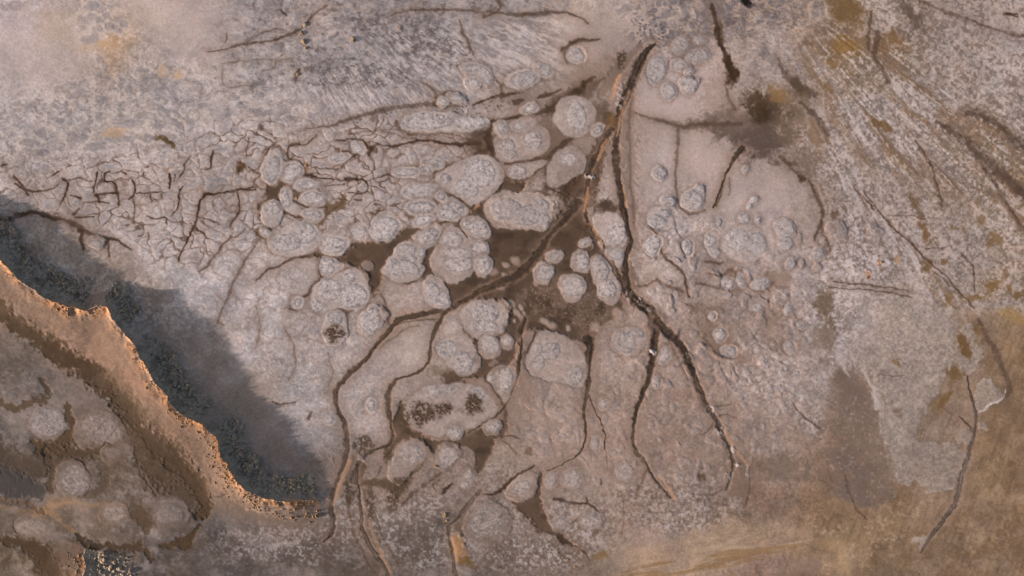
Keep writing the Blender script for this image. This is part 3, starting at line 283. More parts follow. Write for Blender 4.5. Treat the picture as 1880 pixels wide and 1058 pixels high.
# leftover pale plates standing above the ochre mud
PLATES = [
    [(1560, 560), (1740, 560), (1745, 600), (1755, 640), (1748, 680), (1730, 690), (1722, 715), (1706, 738), (1700, 758), (1688, 770), (1682, 790), (1690, 806), (1712, 812), (1732, 802), (1748, 812), (1762, 832), (1772, 838), (1766, 868), (1757, 897), (1742, 897), (1722, 908), (1700, 905), (1685, 884), (1668, 898), (1652, 884), (1642, 862), (1628, 815), (1612, 786), (1620, 760), (1604, 738), (1586, 700), (1566, 660), (1545, 640), (1530, 600)],
    [(1786, 714), (1806, 702), (1832, 702), (1847, 718), (1836, 735), (1800, 755), (1790, 745)], [(1758, 604), (1778, 592), (1800, 604), (1803, 640), (1796, 676), (1778, 694), (1752, 694), (1754, 655)], [(1755, 796), (1773, 788), (1787, 800), (1785, 818), (1768, 824), (1754, 812)],
    [(1770, 552), (1800, 548), (1835, 560), (1862, 556), (1872, 540), (1880, 545), (1866, 575), (1845, 582), (1820, 570), (1790, 570)], [(1440, 360), (1470, 385), (1490, 410), (1470, 420), (1440, 400)], [(1800, 770), (1818, 776), (1815, 790), (1802, 786)],
]
OCHRE = [(1743, 572), (1775, 566), (1815, 572), (1845, 590), (1990, 560), (1990, 1150), (1420, 1150), (1440, 1000), (1520, 905), (1560, 900), (1600, 930), (1650, 890), (1670, 780), (1690, 740), (1720, 690), (1750, 690), (1762, 640)]
TANMUD = [(1535, 672), (1560, 690), (1580, 700), (1600, 738), (1617, 757), (1606, 782), (1614, 820), (1632, 868), (1652, 900), (1640, 930), (1560, 930), (1515, 905), (1495, 850), (1515, 800), (1508, 760), (1520, 718)]
# ------------------------------------------------------------------ mud mounds: (outline, caps, apron height, cap height, label, dark patches)
MOUNDS = [
    # the pale lobes and domes of the centre
    ([(800, 325), (815, 313), (835, 302), (862, 288), (890, 284), (912, 297), (923, 322), (918, 340), (905, 352), (893, 368), (872, 380), (850, 366), (830, 352), (806, 344)], [(880, 317, 29, 25, 20), (857, 346, 22, 15, 20), (818, 330, 10, 10)], .07, .05, "broad wedge shaped pale mound whose right side holds a big round ringed cap"),
    ([(932, 313), (944, 303), (970, 301), (1000, 295), (1006, 302), (975, 322), (940, 328), (932, 322)], [(950, 315, 17, 10, 0)], .05, .06, "small oval grey capped mound with pale tail, right of the ringed wedge mound"),
    ([(800, 400), (801, 382), (813, 368), (835, 366), (848, 378), (861, 389), (845, 402), (820, 407)], [(828, 387, 23, 16, -8)], .06, .05, "leaf shaped grey streaked mound pointing right at the creek junction"),
    ([(889, 376), (905, 360), (935, 352), (970, 354), (1000, 362), (1013, 378), (1011, 405), (1003, 421), (985, 421), (950, 416), (925, 420), (905, 411), (893, 396)], [(930, 384, 27, 19, 0), (991, 380, 15, 14, 0), (966, 396, 24, 18, 0), (998, 404, 12, 13, 0)], .07, .07, "wide loaf shaped mound with dark rimmed cap and frayed apron above the pool"),
    ([(846, 415), (852, 402), (870, 398), (890, 405), (901, 425), (896, 441), (876, 443), (858, 431)], [(857, 414, 9, 8, 0), (878, 421, 18, 16, 20)], .06, .07, "round mound with two joined caps below the wide loaf shaped mound"),
    ([(796, 470), (805, 445), (815, 425), (828, 415), (845, 422), (855, 435), (870, 443), (895, 451), (900, 460), (886, 474), (872, 490), (861, 506), (840, 521), (820, 520), (804, 508), (794, 490)], [(830, 440, 19, 15, 0), (879, 455, 17, 10, 10), (845, 466, 27, 11, 5), (842, 485, 26, 15, 0)], .08, .07, "big bread shaped mound of stacked grey caps beside the central pool"),
    ([(754, 436), (768, 425), (785, 415), (808, 413), (812, 425), (800, 440), (790, 456), (775, 452), (762, 445)], [(786, 432, 19, 11, -25)], .06, .05, "slanting fish shaped mound above the double lobed mound"),
    ([(869, 486), (874, 472), (888, 467), (902, 473), (907, 486), (900, 500), (884, 505), (874, 499)], [(887, 485, 15, 14, 0)], .06, .07, "round capped mound touching the lower right of the bread shaped mound"),
    ([(696, 500), (709, 490), (712, 478), (722, 470), (727, 455), (742, 445), (760, 449), (774, 453), (784, 463), (780, 478), (772, 484), (784, 492), (774, 506), (755, 516), (735, 519), (712, 513)], [(745, 462, 18, 12, 0), (776, 465, 8, 8, 0), (759, 475, 8, 5, 0), (724, 492, 18, 14, 40), (752, 490, 20, 12, 30)], .08, .07, "double lobed mound with four grey caps between two brown pools"),
    (('e', 673, 488, 11, 10, 0), [], .05, 0, "small smooth pale knob alone in the left pool"),
    ([(776, 526), (786, 510), (796, 506), (812, 516), (828, 543), (827, 560), (810, 563), (790, 561), (780, 546)], [(794, 533, 12, 16, -20), (812, 549, 13, 13, 0)], .06, .06, "wrinkled two humped mound just above the dark sweeping creek"),
    ([(572, 546), (578, 525), (595, 512), (618, 503), (640, 495), (662, 499), (672, 520), (680, 545), (672, 560), (660, 570), (640, 568), (618, 560), (605, 574), (585, 576), (569, 563)], [(605, 532, 22, 20, 0), (648, 544, 26, 22, 0), (643, 511, 10, 9, 0), (579, 565, 13, 11, 0)], .07, .07, "large rounded mound of several merged caps left of the wrinkled fist mound"),
    ([(584, 490), (590, 475), (605, 470), (620, 477), (634, 487), (618, 498), (600, 508), (589, 502)], [(602, 480, 11, 6, 0), (600, 493, 14, 10, 0)], .05, .06, "small mound with a capped knob on top, below the left pool's tip"),
    ([(660, 590), (672, 570), (690, 559), (702, 568), (703, 590), (690, 605), (675, 615), (662, 605)], [(682, 587, 16, 23, 25)], .05, .09, "wrinkled fist shaped mound with deep dark creases"),
    (('e', 706, 573, 7, 11, -10), [], .06, 0, "tiny upright nub right of the wrinkled fist mound"),
    ([(595, 602), (598, 582), (612, 572), (632, 575), (640, 592), (642, 615), (626, 632), (606, 632), (595, 618)], [(617, 584, 15, 11, 0)], .06, .05, "mound with pale top half and dark speckled lower half", [(617, 612, 22, 19)]),
    (('e', 547, 558, 12, 9, -25), [(548, 557, 8, 6, -25)], .05, .04, "small almond shaped knob left of the many capped mound"),
    ([(584, 448), (588, 435), (600, 429), (618, 432), (636, 438), (641, 450), (632, 461), (612, 468), (595, 465), (586, 457)], [(611, 449, 23, 14, 5)], .06, .07, "smooth oval grey capped mound at the left pool's upper edge"),
    ([(643, 430), (648, 414), (660, 409), (673, 414), (675, 430), (668, 443), (655, 443)], [(660, 427, 14, 11, 0)], .05, .06, "squarish grey mound wedged between two larger domes above the left pool"),
    ([(677, 425), (684, 402), (705, 389), (725, 394), (737, 412), (731, 430), (715, 443), (692, 443), (679, 435)], [(706, 420, 26, 21, -20)], .06, .08, "big dome with white lower rim above the left pool"),
    ([(489, 440), (500, 425), (530, 418), (555, 407), (578, 409), (586, 425), (583, 450), (570, 463), (545, 471), (520, 470), (500, 460)], [(525, 445, 27, 16, 0), (562, 428, 18, 19, 0)], .06, .04, "broad pale slab ending in a point at the left pool's tip"),
    (('e', 485, 427, 7, 7, 0), [(485, 427, 5, 5)], .06, .04, "tiny white knob sitting in a dark wet hollow"),
    (('e', 1001, 503, 19, 18, 10), [(1004, 502, 17, 14, 15)], .08, .08, "round mound with warm left cheek between creek and speckled mud"),
    (('e', 1051, 530, 23, 24, 0), [(1052, 527, 20, 18, 10)], .08, .08, "round ringed mound standing alone in the speckled brown mud"),
    ([(1086, 476), (1095, 468), (1108, 473), (1121, 494), (1135, 515), (1139, 540), (1131, 553), (1118, 556), (1102, 546), (1092, 520), (1085, 498)], [(1103, 494, 13, 24, -22), (1114, 531, 17, 14, -10)], .08, .09, "long sausage shaped mound slanting down beside the main creek"),
    ([(1050, 470), (1058, 458), (1072, 460), (1083, 464), (1082, 490), (1076, 504), (1062, 498), (1050, 492)], [(1069, 479, 13, 17, -15)], .06, .07, "shield shaped grey mound left of the long sausage shaped mound"),
    (('e', 1019, 471, 15, 10, -10), [(1019, 470, 10, 6, -10)], .05, .05, "small grey eye shaped mound with frilled white edge"),
    (('e', 1072, 446, 10, 7, 0), [(1071, 446, 8, 5)], .05, .05, "tiny grey disc of crust above the shield shaped mound"),
    ([(1087, 402), (1096, 392), (1130, 391), (1143, 405), (1147, 435), (1144, 450), (1125, 455), (1110, 450), (1101, 430)], [(1130, 430, 17, 21, 0)], .07, .05, "pale block between the creek strands with a blue right edge"),
    ([(1108, 459), (1125, 456), (1145, 459), (1142, 478), (1137, 496), (1124, 481)], [(1131, 468, 12, 11, 0)], .06, .05, "downward pointing pale wedge squeezed between two creek strands"),
    ([(842, 586), (850, 566), (868, 555), (893, 552), (915, 558), (928, 574), (931, 594), (921, 611), (902, 617), (885, 620), (868, 622), (855, 606)], [(890, 574, 28, 17, 15), (892, 599, 22, 13, 0)], .09, .05, "big round speckled mound with feathered right edge below the sweeping creek"),
    (('e', 897, 637, 20, 20, 0), [(900, 632, 16, 15, 0)], .09, .06, "ball shaped mound in the narrow dark pool, larger of two"),
    (('e', 932, 626, 11, 13, 0), [(932, 624, 8, 9)], .08, .05, "small knob beside the ball shaped mound, smaller of two"),
    ([(805, 637), (815, 620), (838, 616), (860, 622), (868, 640), (880, 660), (878, 676), (863, 688), (850, 692), (835, 681), (818, 665), (804, 650)], [(822, 641, 18, 15, 20), (850, 668, 17, 21, -20)], .08, .06, "slanting pale mound with a bright oval cap on its lower end"),
    ([(968, 650), (980, 625), (1000, 611), (1025, 615), (1050, 625), (1065, 645), (1075, 665), (1075, 690), (1070, 710), (1045, 705), (1010, 700), (990, 695), (974, 690), (965, 675)], [(1013, 643, 18, 16, 0), (986, 641, 9, 10, 0), (1054, 690, 15, 16, 0), (988, 666, 13, 15, 0)], .08, .06, "widest pinkish mound with small scattered caps, below the speckled mud"),
    ([(896, 691), (906, 680), (925, 671), (944, 678), (948, 695), (940, 718), (927, 742), (914, 720), (904, 705)], [(928, 698, 14, 20, 10), (903, 693, 7, 6)], .07, .05, "teardrop mound pointing down to a creek junction"),
    (('e', 907, 667, 8, 5, -35), [], .05, 0, "tiny white chip in the dark pool above the teardrop mound"),
    ([(742, 765), (750, 738), (778, 714), (805, 706), (845, 705), (880, 712), (900, 730), (914, 748), (904, 764), (880, 776), (860, 786), (845, 790), (825, 788), (810, 800), (790, 796), (765, 785)], [(796, 715, 16, 9), (826, 714, 14, 9), (878, 722, 18, 12)], .08, .04, "broad pale mound carrying two dark speckled patches", [(777, 757, 27, 24), (868, 744, 22, 21), (815, 752, 24, 15)]),
    ([(819, 792), (829, 781), (841, 782), (852, 794), (849, 803), (838, 807), (825, 803)], [(835, 793, 13, 10, 15)], .06, .05, "small rounded pebble shaped mound under the dark patched mound"),
    ([(889, 782), (897, 772), (914, 767), (923, 778), (916, 795), (896, 798)], [(906, 783, 13, 11, -15)], .06, .06, "small bean shaped mound right of the pebble shaped mound"),
    ([(724, 848), (730, 820), (746, 807), (770, 808), (781, 825), (777, 845), (766, 860), (750, 862), (744, 880), (733, 891), (720, 884), (711, 874)], [(755, 832, 21, 18, 0)], .08, .05, "bulbous mound with a narrow foot between two small pools"),
    ([(803, 842), (808, 820), (820, 811), (840, 815), (849, 828), (834, 846), (815, 862), (803, 855)], [(825, 838, 17, 17, 30)], .08, .06, "mound with blue grey lower tip and an orange stone at its foot"),
    (('e', 840, 818, 5, 5, 0), [], .06, 0, "tiny round bead on top of the blue tipped mound"),
    ([(1128, 640), (1130, 612), (1142, 603), (1160, 598), (1180, 604), (1186, 618), (1176, 640), (1158, 650), (1140, 650)], [(1148, 628, 19, 20, 0), (1168, 611, 15, 8, 12)], .06, .06, "coiled mound like a curled snail left of the main creek"),
    # upper centre
    ([(908, 276), (906, 256), (920, 249), (945, 243), (975, 235), (1000, 238), (1011, 258), (998, 278), (975, 289), (940, 297), (915, 294)], [(978, 257, 17, 15, 0), (930, 268, 16, 13), (938, 286, 10, 6, -30)], .07, .05, "wide pale mound with a round blue rimmed cap on its right shoulder"),
    (('e', 922, 236, 15, 16, 0), [(924, 236, 12, 13)], .05, .06, "round grey mound in the fork of two dark seeps"),
    (('e', 960, 230, 21, 12, -18), [(953, 231, 13, 9, -18)], .05, .05, "flat oval mound right of the round grey fork mound"),
    (('e', 973, 200, 15, 9, -10), [(973, 200, 12, 7, -10)], .05, .05, "small white lens shaped mound against the dark upper seep"),
    (('e', 1055, 214, 36, 34, 0), [(1059, 214, 18, 25, -10)], .1, .05, "smooth tan mound with a grey streaked crown left of the creek"),
    ([(1014, 292), (1025, 276), (1045, 270), (1064, 275), (1077, 294), (1070, 315), (1050, 328), (1035, 338), (1014, 342), (1002, 330), (1008, 310)], [(1043, 293, 15, 12, 0)], .08, .03, "smooth pale mound with black feathery wrinkles on its crown"),
    (('e', 1097, 238, 9, 13, 35), [(1098, 238, 6, 10, 35)], .05, .05, "narrow grey sliver mound hugging the creek's left bank"),
    (('e', 1057, 101, 17, 15, 0), [(1058, 101, 15, 13)], .05, .07, "isolated round grey topped mound on the upper tan flat"),
    (('e', 997, 127, 17, 11, 25), [(998, 127, 14, 9, 25)], .05, .06, "oval blue grey mound, middle one of three near the upper seep"),
    (('e', 960, 145, 29, 18, -15), [(962, 145, 25, 15, -15)], .05, .05, "largest oval white mound of three near the upper seep"),
    (('e', 876, 135, 31, 16, 25), [(878, 136, 28, 14, 25)], .04, .05, "dark grey oval plate among the combed streaks"),
    (('e', 866, 152, 15, 8, 12), [(866, 152, 13, 6, 12)], .04, .04, "small grey lens just below the dark oval plate"),
    (('e', 838, 178, 17, 9, 10), [(838, 178, 15, 7, 10)], .04, .05, "lens shaped grey mound above the dotted crust"),
    (('e', 813, 188, 10, 9, 0), [(813, 188, 8, 7)], .04, .05, "small dark speckled lump at the left of the dotted crust"),
    ([(734, 226), (744, 213), (780, 206), (830, 211), (870, 215), (902, 220), (892, 231), (860, 240), (840, 236), (800, 244), (760, 240), (740, 233)], [(785, 225, 46, 14, 0), (862, 225, 32, 12, 5)], .06, .04, "very long flat mound with a scalloped grey outline"),
    (('e', 794, 301, 21, 9, 10), [(794, 301, 18, 7, 10)], .05, .05, "thin flat lens mound beside a dark seep mouth"),
    (('e', 783, 313, 14, 7, 5), [(783, 313, 11, 5, 5)], .04, .04, "smaller lens just below the thin flat lens mound"),
    (('e', 745, 315, 24, 9, 0), [(746, 315, 20, 7)], .04, .04, "stretched oval plate left of the smaller lens"),
    (('e', 771, 352, 34, 14, 0), [(772, 352, 30, 11)], .04, .03, "low streaked slab above the square slab"),
    (('e', 772, 380, 27, 14, 0), [(772, 380, 23, 11)], .05, .04, "square streaked slab left of the leaf shaped mound"),
    (('e', 778, 404, 21, 11, -12), [(778, 404, 18, 8, -12)], .05, .05, "slab with torn lower edge touching the brown creek outlet"),
    (('e', 810, 362, 9, 8, 20), [(810, 362, 7, 6)], .05, .05, "tiny pink edged knob above the leaf shaped mound"),
    (('e', 535, 315, 20, 17, -15), [(536, 316, 17, 15, -15)], .05, .04, "round grey crust plate right of the dark forked hollow"),
    (('e', 500, 306, 17, 28, 12), [(500, 310, 14, 22, 12)], .05, .04, "tall grey crust plate hanging into the dark forked hollow"),
    (('e', 500, 392, 18, 22, 0), [(500, 384, 14, 12, 0)], .05, .04, "grey crust plate below the dark forked hollow"),
    ([(516, 348), (530, 340), (536, 355), (534, 370), (548, 384), (560, 392), (545, 396), (525, 388), (516, 372)], [(524, 365, 8, 20, -12)], .05, .04, "curved crescent plate bordering the dark forked hollow on its right"),
    (('e', 562, 341, 22, 10, 0), [(562, 341, 19, 8)], .04, .04, "low grey slab between two dark cracks"),
    (('e', 572, 365, 22, 13, 0), [(573, 365, 19, 11)], .05, .04, "grey slab with an orange lit left corner"),
    (('e', 575, 394, 18, 10, 10), [(575, 394, 15, 8, 10)], .04, .04, "low lumpy plate left of the brown crack junction"),
    (('e', 657, 272, 14, 9, 35), [(655, 271, 11, 7, 35)], .04, .05, "knobbly grey island inside a loop of dark cracks"),
    (('e', 622, 290, 17, 8, -5), [(622, 290, 14, 6, -5)], .04, .04, "thin grey lens left of the dark crack star"),
    # grey plates at the upper middle
    ([(1188, 142), (1189, 122), (1198, 108), (1210, 98), (1222, 110), (1224, 135), (1210, 152), (1196, 160)], [(1206, 130, 15, 26, 5)], .03, .04, "tall grey plate, leftmost of the grey plate cluster"),
    (('e', 1226, 168, 13, 16, 0), [(1226, 168, 11, 14)], .04, .05, "round grey plate at the foot of the grey plate cluster"),
    ([(1248, 166), (1247, 148), (1258, 138), (1272, 138), (1276, 146), (1288, 148), (1284, 160), (1272, 170), (1256, 172)], [(1265, 154, 17, 14, 0)], .03, .05, "square grey plate with ragged right edge"),
    (('e', 1250, 120, 21, 10, 12), [(1250, 120, 18, 8, 12)], .03, .04, "wedge shaped grey plate above the square ragged plate"),
    (('e', 1282, 104, 23, 13, -12), [(1282, 104, 20, 11, -12)], .03, .04, "oval grey plate at the right of the grey plate cluster"),
    (('e', 1249, 84, 21, 17, -30), [(1249, 84, 18, 14, -30)], .03, .04, "rounded grey plate at the top of the grey plate cluster"),
    (('e', 1285, 74, 12, 11, 0), [(1285, 74, 10, 9)], .03, .04, "small square grey plate near the dark upper streak"),
    (('e', 1293, 51, 8, 12, 25), [(1293, 51, 6, 10, 25)], .03, .04, "slim grey plate, topmost beside the dark upper streak"),
    (('e', 1268, 131, 11, 5, -8), [(1268, 131, 9, 4, -8)], .03, .04, "tiny narrow grey plate above the square ragged plate"),
    # smooth pinkish flat on the right
    (('e', 1208, 319, 13, 14, 0), [(1210, 319, 11, 12)], .05, .05, "low mound with a dark crescent on its right edge, near the creek"),
    (('e', 1226, 371, 16, 13, 0), [(1227, 371, 14, 11)], .07, .07, "round domed mound left of the hooked hollow"),
    (('e', 1211, 402, 21, 21, -20), [(1206, 409, 15, 13), (1218, 393, 11, 7, 20)], .06, .06, "pair of fused caps below the round domed mound"),
    ([(1252, 375), (1258, 350), (1275, 345), (1280, 338), (1295, 340), (1296, 356), (1293, 374), (1280, 384), (1264, 385)], [(1272, 366, 19, 17, 0), (1287, 347, 10, 8, 0)], .07, .09, "hooked mound with a small knob on its upper right corner"),
    (('e', 1196, 450, 17, 20, 10), [(1196, 449, 15, 17, 10)], .06, .06, "oval mound just right of the main creek's lower bend"),
    (('e', 1263, 456, 11, 17, 15), [(1263, 455, 9, 14, 15)], .06, .07, "upright oval mound left of the peanut mound"),
    (('e', 1308, 451, 13, 25, -12), [(1303, 444, 10, 12, -10), (1315, 466, 9, 9)], .06, .06, "peanut shaped mound with a shadowed right groove"),
    (('e', 1320, 407, 7, 10, 0), [(1320, 407, 6, 8)], .07, .06, "small upright bead mound, leftmost of a row of three"),
    (('e', 1365, 405, 12, 13, 0), [(1365, 405, 10, 11)], .07, .06, "largest round mound in a row of three"),
    (('e', 1391, 406, 7, 10, 0), [(1391, 406, 6, 8)], .07, .06, "small oval mound, rightmost of a row of three"),
    (('e', 1379, 372, 7, 15, 38), [(1382, 367, 6, 8, 38), (1375, 379, 5, 7, 38)], .07, .06, "slanted capsule shaped mound above the row of three"),
    (('e', 1373, 311, 7, 6, -25), [(1373, 311, 5, 4, -25)], .06, .05, "tiny ring shaped mound below the wet hollow"),
    ([(1422, 420), (1425, 405), (1440, 400), (1456, 407), (1461, 425), (1458, 445), (1447, 460), (1430, 460), (1424, 444)], [(1441, 420, 16, 16), (1440, 446, 14, 13)], .07, .07, "tall lobed mound with scalloped right side on the smooth flat"),
    (('e', 1464, 438, 5, 9, 10), [], .06, 0, "tiny side lobe hanging on the tall lobed mound"),
    (('e', 1365, 448, 42, 32, 0), [(1352, 440, 24, 20), (1388, 448, 20, 20)], .06, .03, "faint wide dome with fine radial scratches"),
    (('e', 1536, 423, 22, 21, 0), [], .16, 0, "strongest dome, orange lit left and blue shaded right"),
    (('e', 1606, 428, 15, 14, 25), [], .13, 0, "pointed dome right of the strongest dome"),
    (('e', 1502, 469, 13, 17, 0), [(1503, 466, 10, 12)], .08, .06, "tall oval mound below the strongest dome"),
    (('e', 1501, 492, 9, 7, 0), [], .06, 0, "little foot lobe under the tall oval mound"),
    (('e', 1452, 485, 10, 13, 25), [(1453, 485, 8, 10, 25)], .08, .05, "slanted mound with dark lower right edge beside the mottled crust"),
    (('e', 1473, 485, 5, 7, 0), [], .06, 0, "tiny bead right of the slanted dark edged mound"),
    (('e', 1620, 461, 8, 9, -20), [], .09, 0, "small half buried dome on the mottled crust"),
    (('e', 1335, 520, 15, 12, 0), [(1335, 520, 12, 10)], .05, .04, "round low mound between brown veins on the pink flat"),
    (('e', 1359, 517, 8, 15, -20), [(1359, 517, 6, 12, -20)], .05, .03, "narrow low mound right of a brown vein"),
    ([(1372, 526), (1385, 512), (1405, 505), (1421, 514), (1412, 526), (1390, 535)], [(1397, 519, 20, 10, -20)], .06, .04, "fish shaped low mound pointing to the right"),
    (('e', 1386, 563, 14, 13, 0), [(1387, 567, 10, 8)], .05, .05, "low pink mound with a bright round toe"),
    (('e', 1307, 582, 10, 8, 0), [(1307, 582, 7, 6)], .06, .05, "small white topped mound under a brown smear"),
    (('e', 1322, 615, 12, 14, -10), [(1323, 615, 9, 12, -10)], .06, .05, "oval grey mound right of the brown plume"),
    (('e', 1447, 568, 8, 12, 20), [(1447, 568, 6, 9, 20)], .07, .05, "dark edged mound at the border of the white mottled crust"),
    (('e', 1470, 597, 9, 7, 0), [(1470, 597, 7, 5)], .07, .05, "small grey dome below the dark edged border mound"),
    (('e', 1420, 633, 6, 8, 0), [], .08, 0, "tiny upright dome left of the twin domes"),
    (('e', 1450, 637, 11, 14, -25), [(1447, 632, 7, 7), (1455, 643, 7, 7)], .07, .06, "twin domes with dark right sides on the brown fringe"),
    (('e', 1340, 644, 18, 12, 15), [(1342, 645, 14, 9, 15)], .05, .03, "faint low oval right of the grey creek branch"),
    (('e', 1220, 655, 12, 17, 10), [(1222, 654, 8, 14, 10)], .05, .04, "narrow mound wedged between the creek fork's two arms"),
    (('e', 1205, 704, 9, 12, 0), [(1206, 704, 7, 9)], .05, .05, "small mound on the left arm's right bank"),
    (('e', 1146, 866, 16, 17, 0), [(1147, 866, 14, 15)], .07, .05, "round speckled grey mound on the lower pink flat"),
    (('e', 1108, 742, 9, 13, -25), [(1108, 742, 7, 10, -25)], .05, .05, "small pale mound right of the brown creek's split"),
    (('e', 1095, 815, 8, 14, 0), [(1095, 815, 6, 11)], .04, .05, "faint upright grey mound right of the brown creek's tail"),
    (('e', 1050, 880, 18, 19, 0), [(1051, 880, 14, 15)], .06, .05, "rounded grey capped mound right of the star shaped pool"),
    (('e', 1013, 883, 11, 17, 20), [(1013, 882, 9, 14, 20)], .05, .05, "slanting grey mound directly right of the pool's upper arm"),
    ([(928, 906), (942, 882), (962, 871), (983, 868), (984, 895), (981, 914), (963, 920), (945, 918)], [(958, 896, 15, 12, -20)], .08, .05, "triangular mound framed by the star shaped pool's arms"),
    (('e', 1085, 955, 22, 15, -10), [(1085, 955, 18, 12, -10)], .06, .04, "lumpy whitish mound below the orange brown crack"),
    (('e', 1025, 960, 15, 12, -25), [(1025, 960, 12, 9, -25)], .06, .04, "whitish lump on the star pool's right bank"),
    (('e', 858, 880, 13, 19, 20), [(860, 874, 9, 9), (854, 892, 9, 8)], .06, .06, "knobby whitish mound right of the dark oval pit"),
    # lower left, beyond the bank
    (('e', 91, 775, 32, 30, 0), [(91, 775, 27, 25)], .08, .04, "round grey mound ringed with pale grit, beyond the bank"),
    (('e', 137, 880, 29, 33, -15), [(140, 882, 24, 27, -15)], .08, .03, "tan grey mound below the ringed one, edged by dark mud"),
    ([(135, 800), (150, 765), (185, 752), (225, 765), (240, 800), (238, 830), (225, 815), (200, 805), (180, 822), (150, 822)], [(190, 788, 36, 26, 20)], .08, .03, "wide pale brown mound with a streaked left flank"),
    (('e', 318, 940, 32, 24, 15), [(312, 942, 24, 16)], .08, .03, "low brown mound with a white crescent rim"),
    (('e', 212, 942, 26, 18, -10), [(212, 942, 20, 13)], .06, .03, "low greyish mound left of the white rimmed mound"),
    (('e', 62, 968, 36, 18, 10), [(60, 968, 28, 13)], .06, .03, "low dusty mound near the left frame edge"),
    (('e', 211, 830, 20, 14, 0), [(211, 830, 15, 10)], .05, .03, "small chalky patch mound below the wide brown mound"),
    (('e', 112, 420, 18, 14, 0), [(110, 424, 11, 8)], .08, .04, "whitish mound half in the bank's shadow at upper left"),
    (('e', 178, 444, 13, 12, 0), [(179, 446, 9, 8)], .06, .04, "small ringed mound at the upper shadow edge"),
    (('e', 603, 768, 10, 13, 0), [(603, 768, 8, 10)], .05, .04, "small ringed mound between shadow and winding creek"),
    (('e', 895, 962, 42, 40, 0), [(894, 958, 32, 28)], .07, .03, "large brown hearted round mound at the bottom centre"),
    (('e', 682, 745, 9, 14, 0), [(681, 744, 7, 11)], .05, .05, "small pale egg mound between the two lower creeks"),
]
SUN_STR, SUN_COL, SKY_STR, EXPO = 5.0, (1.0, .79, .60), .08, 1.2
KCAL = (0.900, 0.701, 0.584)
# ------------------------------------------------------------------ base soil colour
pts = np.array([[float(t) for t in r.split()] for line in BASE.strip().split('\n') for r in line.split('|')], f32)
qx = np.arange(-400, 2310, 10, dtype=f32); qy = np.arange(-400, 1510, 10, dtype=f32)
QX, QY = np.meshgrid(qx, qy)
num = np.zeros(QX.shape + (3,), f32); den = np.zeros(QX.shape, f32)
for px, py, r, g, b in pts:
    w = 1.0 / ((QX - px) ** 2 + (QY - py) ** 2 + 26.0 ** 2) ** 1.9
    num += w[..., None] * np.array([r, g, b], f32) / 255; den += w
coarse = num / den[..., None]
bx = np.clip((XC + 20 * fbm(X / 70, Y / 70, 91, 3) + 7 * w1 + 400) / 10, 0, len(qx) - 2.01)
by = np.clip((YC + 20 * fbm(X / 70, Y / 70, 101, 3) + 7 * w2 + 400) / 10, 0, len(qy) - 2.01)
ix = bx.astype(np.int32); iy = by.astype(np.int32)
fx = (bx - ix)[..., None]; fy = (by - iy)[..., None]
C = (coarse[iy, ix] * (1 - fx) + coarse[iy, ix + 1] * fx) * (1 - fy) + (coarse[iy + 1, ix] * (1 - fx) + coarse[iy + 1, ix + 1] * fx) * fy
C = C.astype(f32)
C0 = C.copy()
H = np.zeros(X.shape, f32)          # ground height in metres
WET = np.zeros(X.shape, f32)        # gloss of wet mud
SMOOTH = np.zeros(X.shape, f32)     # 1 where silt hides the grain


def mix(sl, m, c):
    m = np.clip(m, 0, 1)[..., None]
    C[sl] = C[sl] * (1 - m) + np.asarray(c, f32) * m


def shade(sl, k):
    C[sl] = C[sl] * np.clip(k, 0, 3)[..., None]


ALL = (slice(None), slice(None))


def region(poly, soft, n=1.0):
    m = np.zeros(X.shape, f32)
    sl, d = poly_sdf(poly, soft * 2 + 8, n, 2)
    m[sl] = ss(soft, -soft, d)
    return m


def reg_ell(cx, cy, rx, ry, rot=0, soft=.35):
    c, s = math.cos(RAD(rot)), math.sin(RAD(rot))
    dx, dy = XW - cx, YW - cy
    q = np.sqrt(((dx * c + dy * s) / rx) ** 2 + ((-dx * s + dy * c) / ry) ** 2)
    return ss(1 + soft, 1 - soft, q)


# ------------------------------------------------------------------ broad relief
H += .10 * fbm(X / 160, Y / 160, 111, 3) + .012 * fbm(X / 34, Y / 34, 121, 3)
rsz = fbm(X / 3.6, Y / 3.6, 131, 2)
# smooth silt areas
for cx, cy, rx, ry, rot, k in [(1260, 190, 100, 60, 0, .95), (1360, 320, 120, 80, 20, .9), (1250, 300, 70, 60, 0, .8), (1450, 400, 60, 70, 0, .7), (330, 30, 130, 60, 30, .85), (60, 90, 110, 70, 0, .7), (1090, 80, 90, 50, -20, .9), (1060, 190, 60, 60, 0, .8), (900, 590, 220, 120, 0, .3), (1000, 270, 80, 60, 0, .7), (760, 640, 80, 60, 0, .6), (960, 120, 90, 30, -25, .6), (400, 110, 26, 110, 0, .7), (250, 660, 160, 50, 45, .8), (440, 740, 200, 60, 48, .8), (180, 450, 120, 40, 30, .5), (1050, 840, 120, 120, 0, .35), (1790, 40, 80, 30, 10, .5), (1250, 1010, 160, 40, -10, .5)]:
    SMOOTH = np.maximum(SMOOTH, k * reg_ell(cx, cy, rx, ry, rot))
right = ss(1440, 1540, X + 60 * N_big + (Y - 300) * .12)
grain = (1 - SMOOTH)
N_sp = vnoise(X / 1.9 + 3 * w1, Y / 1.9, 77)
shade(ALL, 1.02 + (.35 + .65 * grain) * (.05 * N_mid + .07 * N_fine + .06 * N_gr + .05 * N_sp) + .05 * N_big + SMOOTH * .03 * fbm(X / 26, Y / 26, 141, 3))
FR = .8 * fbm(X / 24 + .3 * w1, Y / 20 + .3 * w2, 501, 6, .72)
FV = 1 - np.abs(fbm(X / 22 + .5 * w1, Y / 16 + .5 * w2, 511, 4, .6)) * 2.2      # thin ridged veins
shade(ALL, 1 + .11 * FR * (1 - .75 * SMOOTH))
wf = .75 * fbm(X / 7, Y / 7, 291, 5, .7) + .6 * N_fine + .3 * N_sp
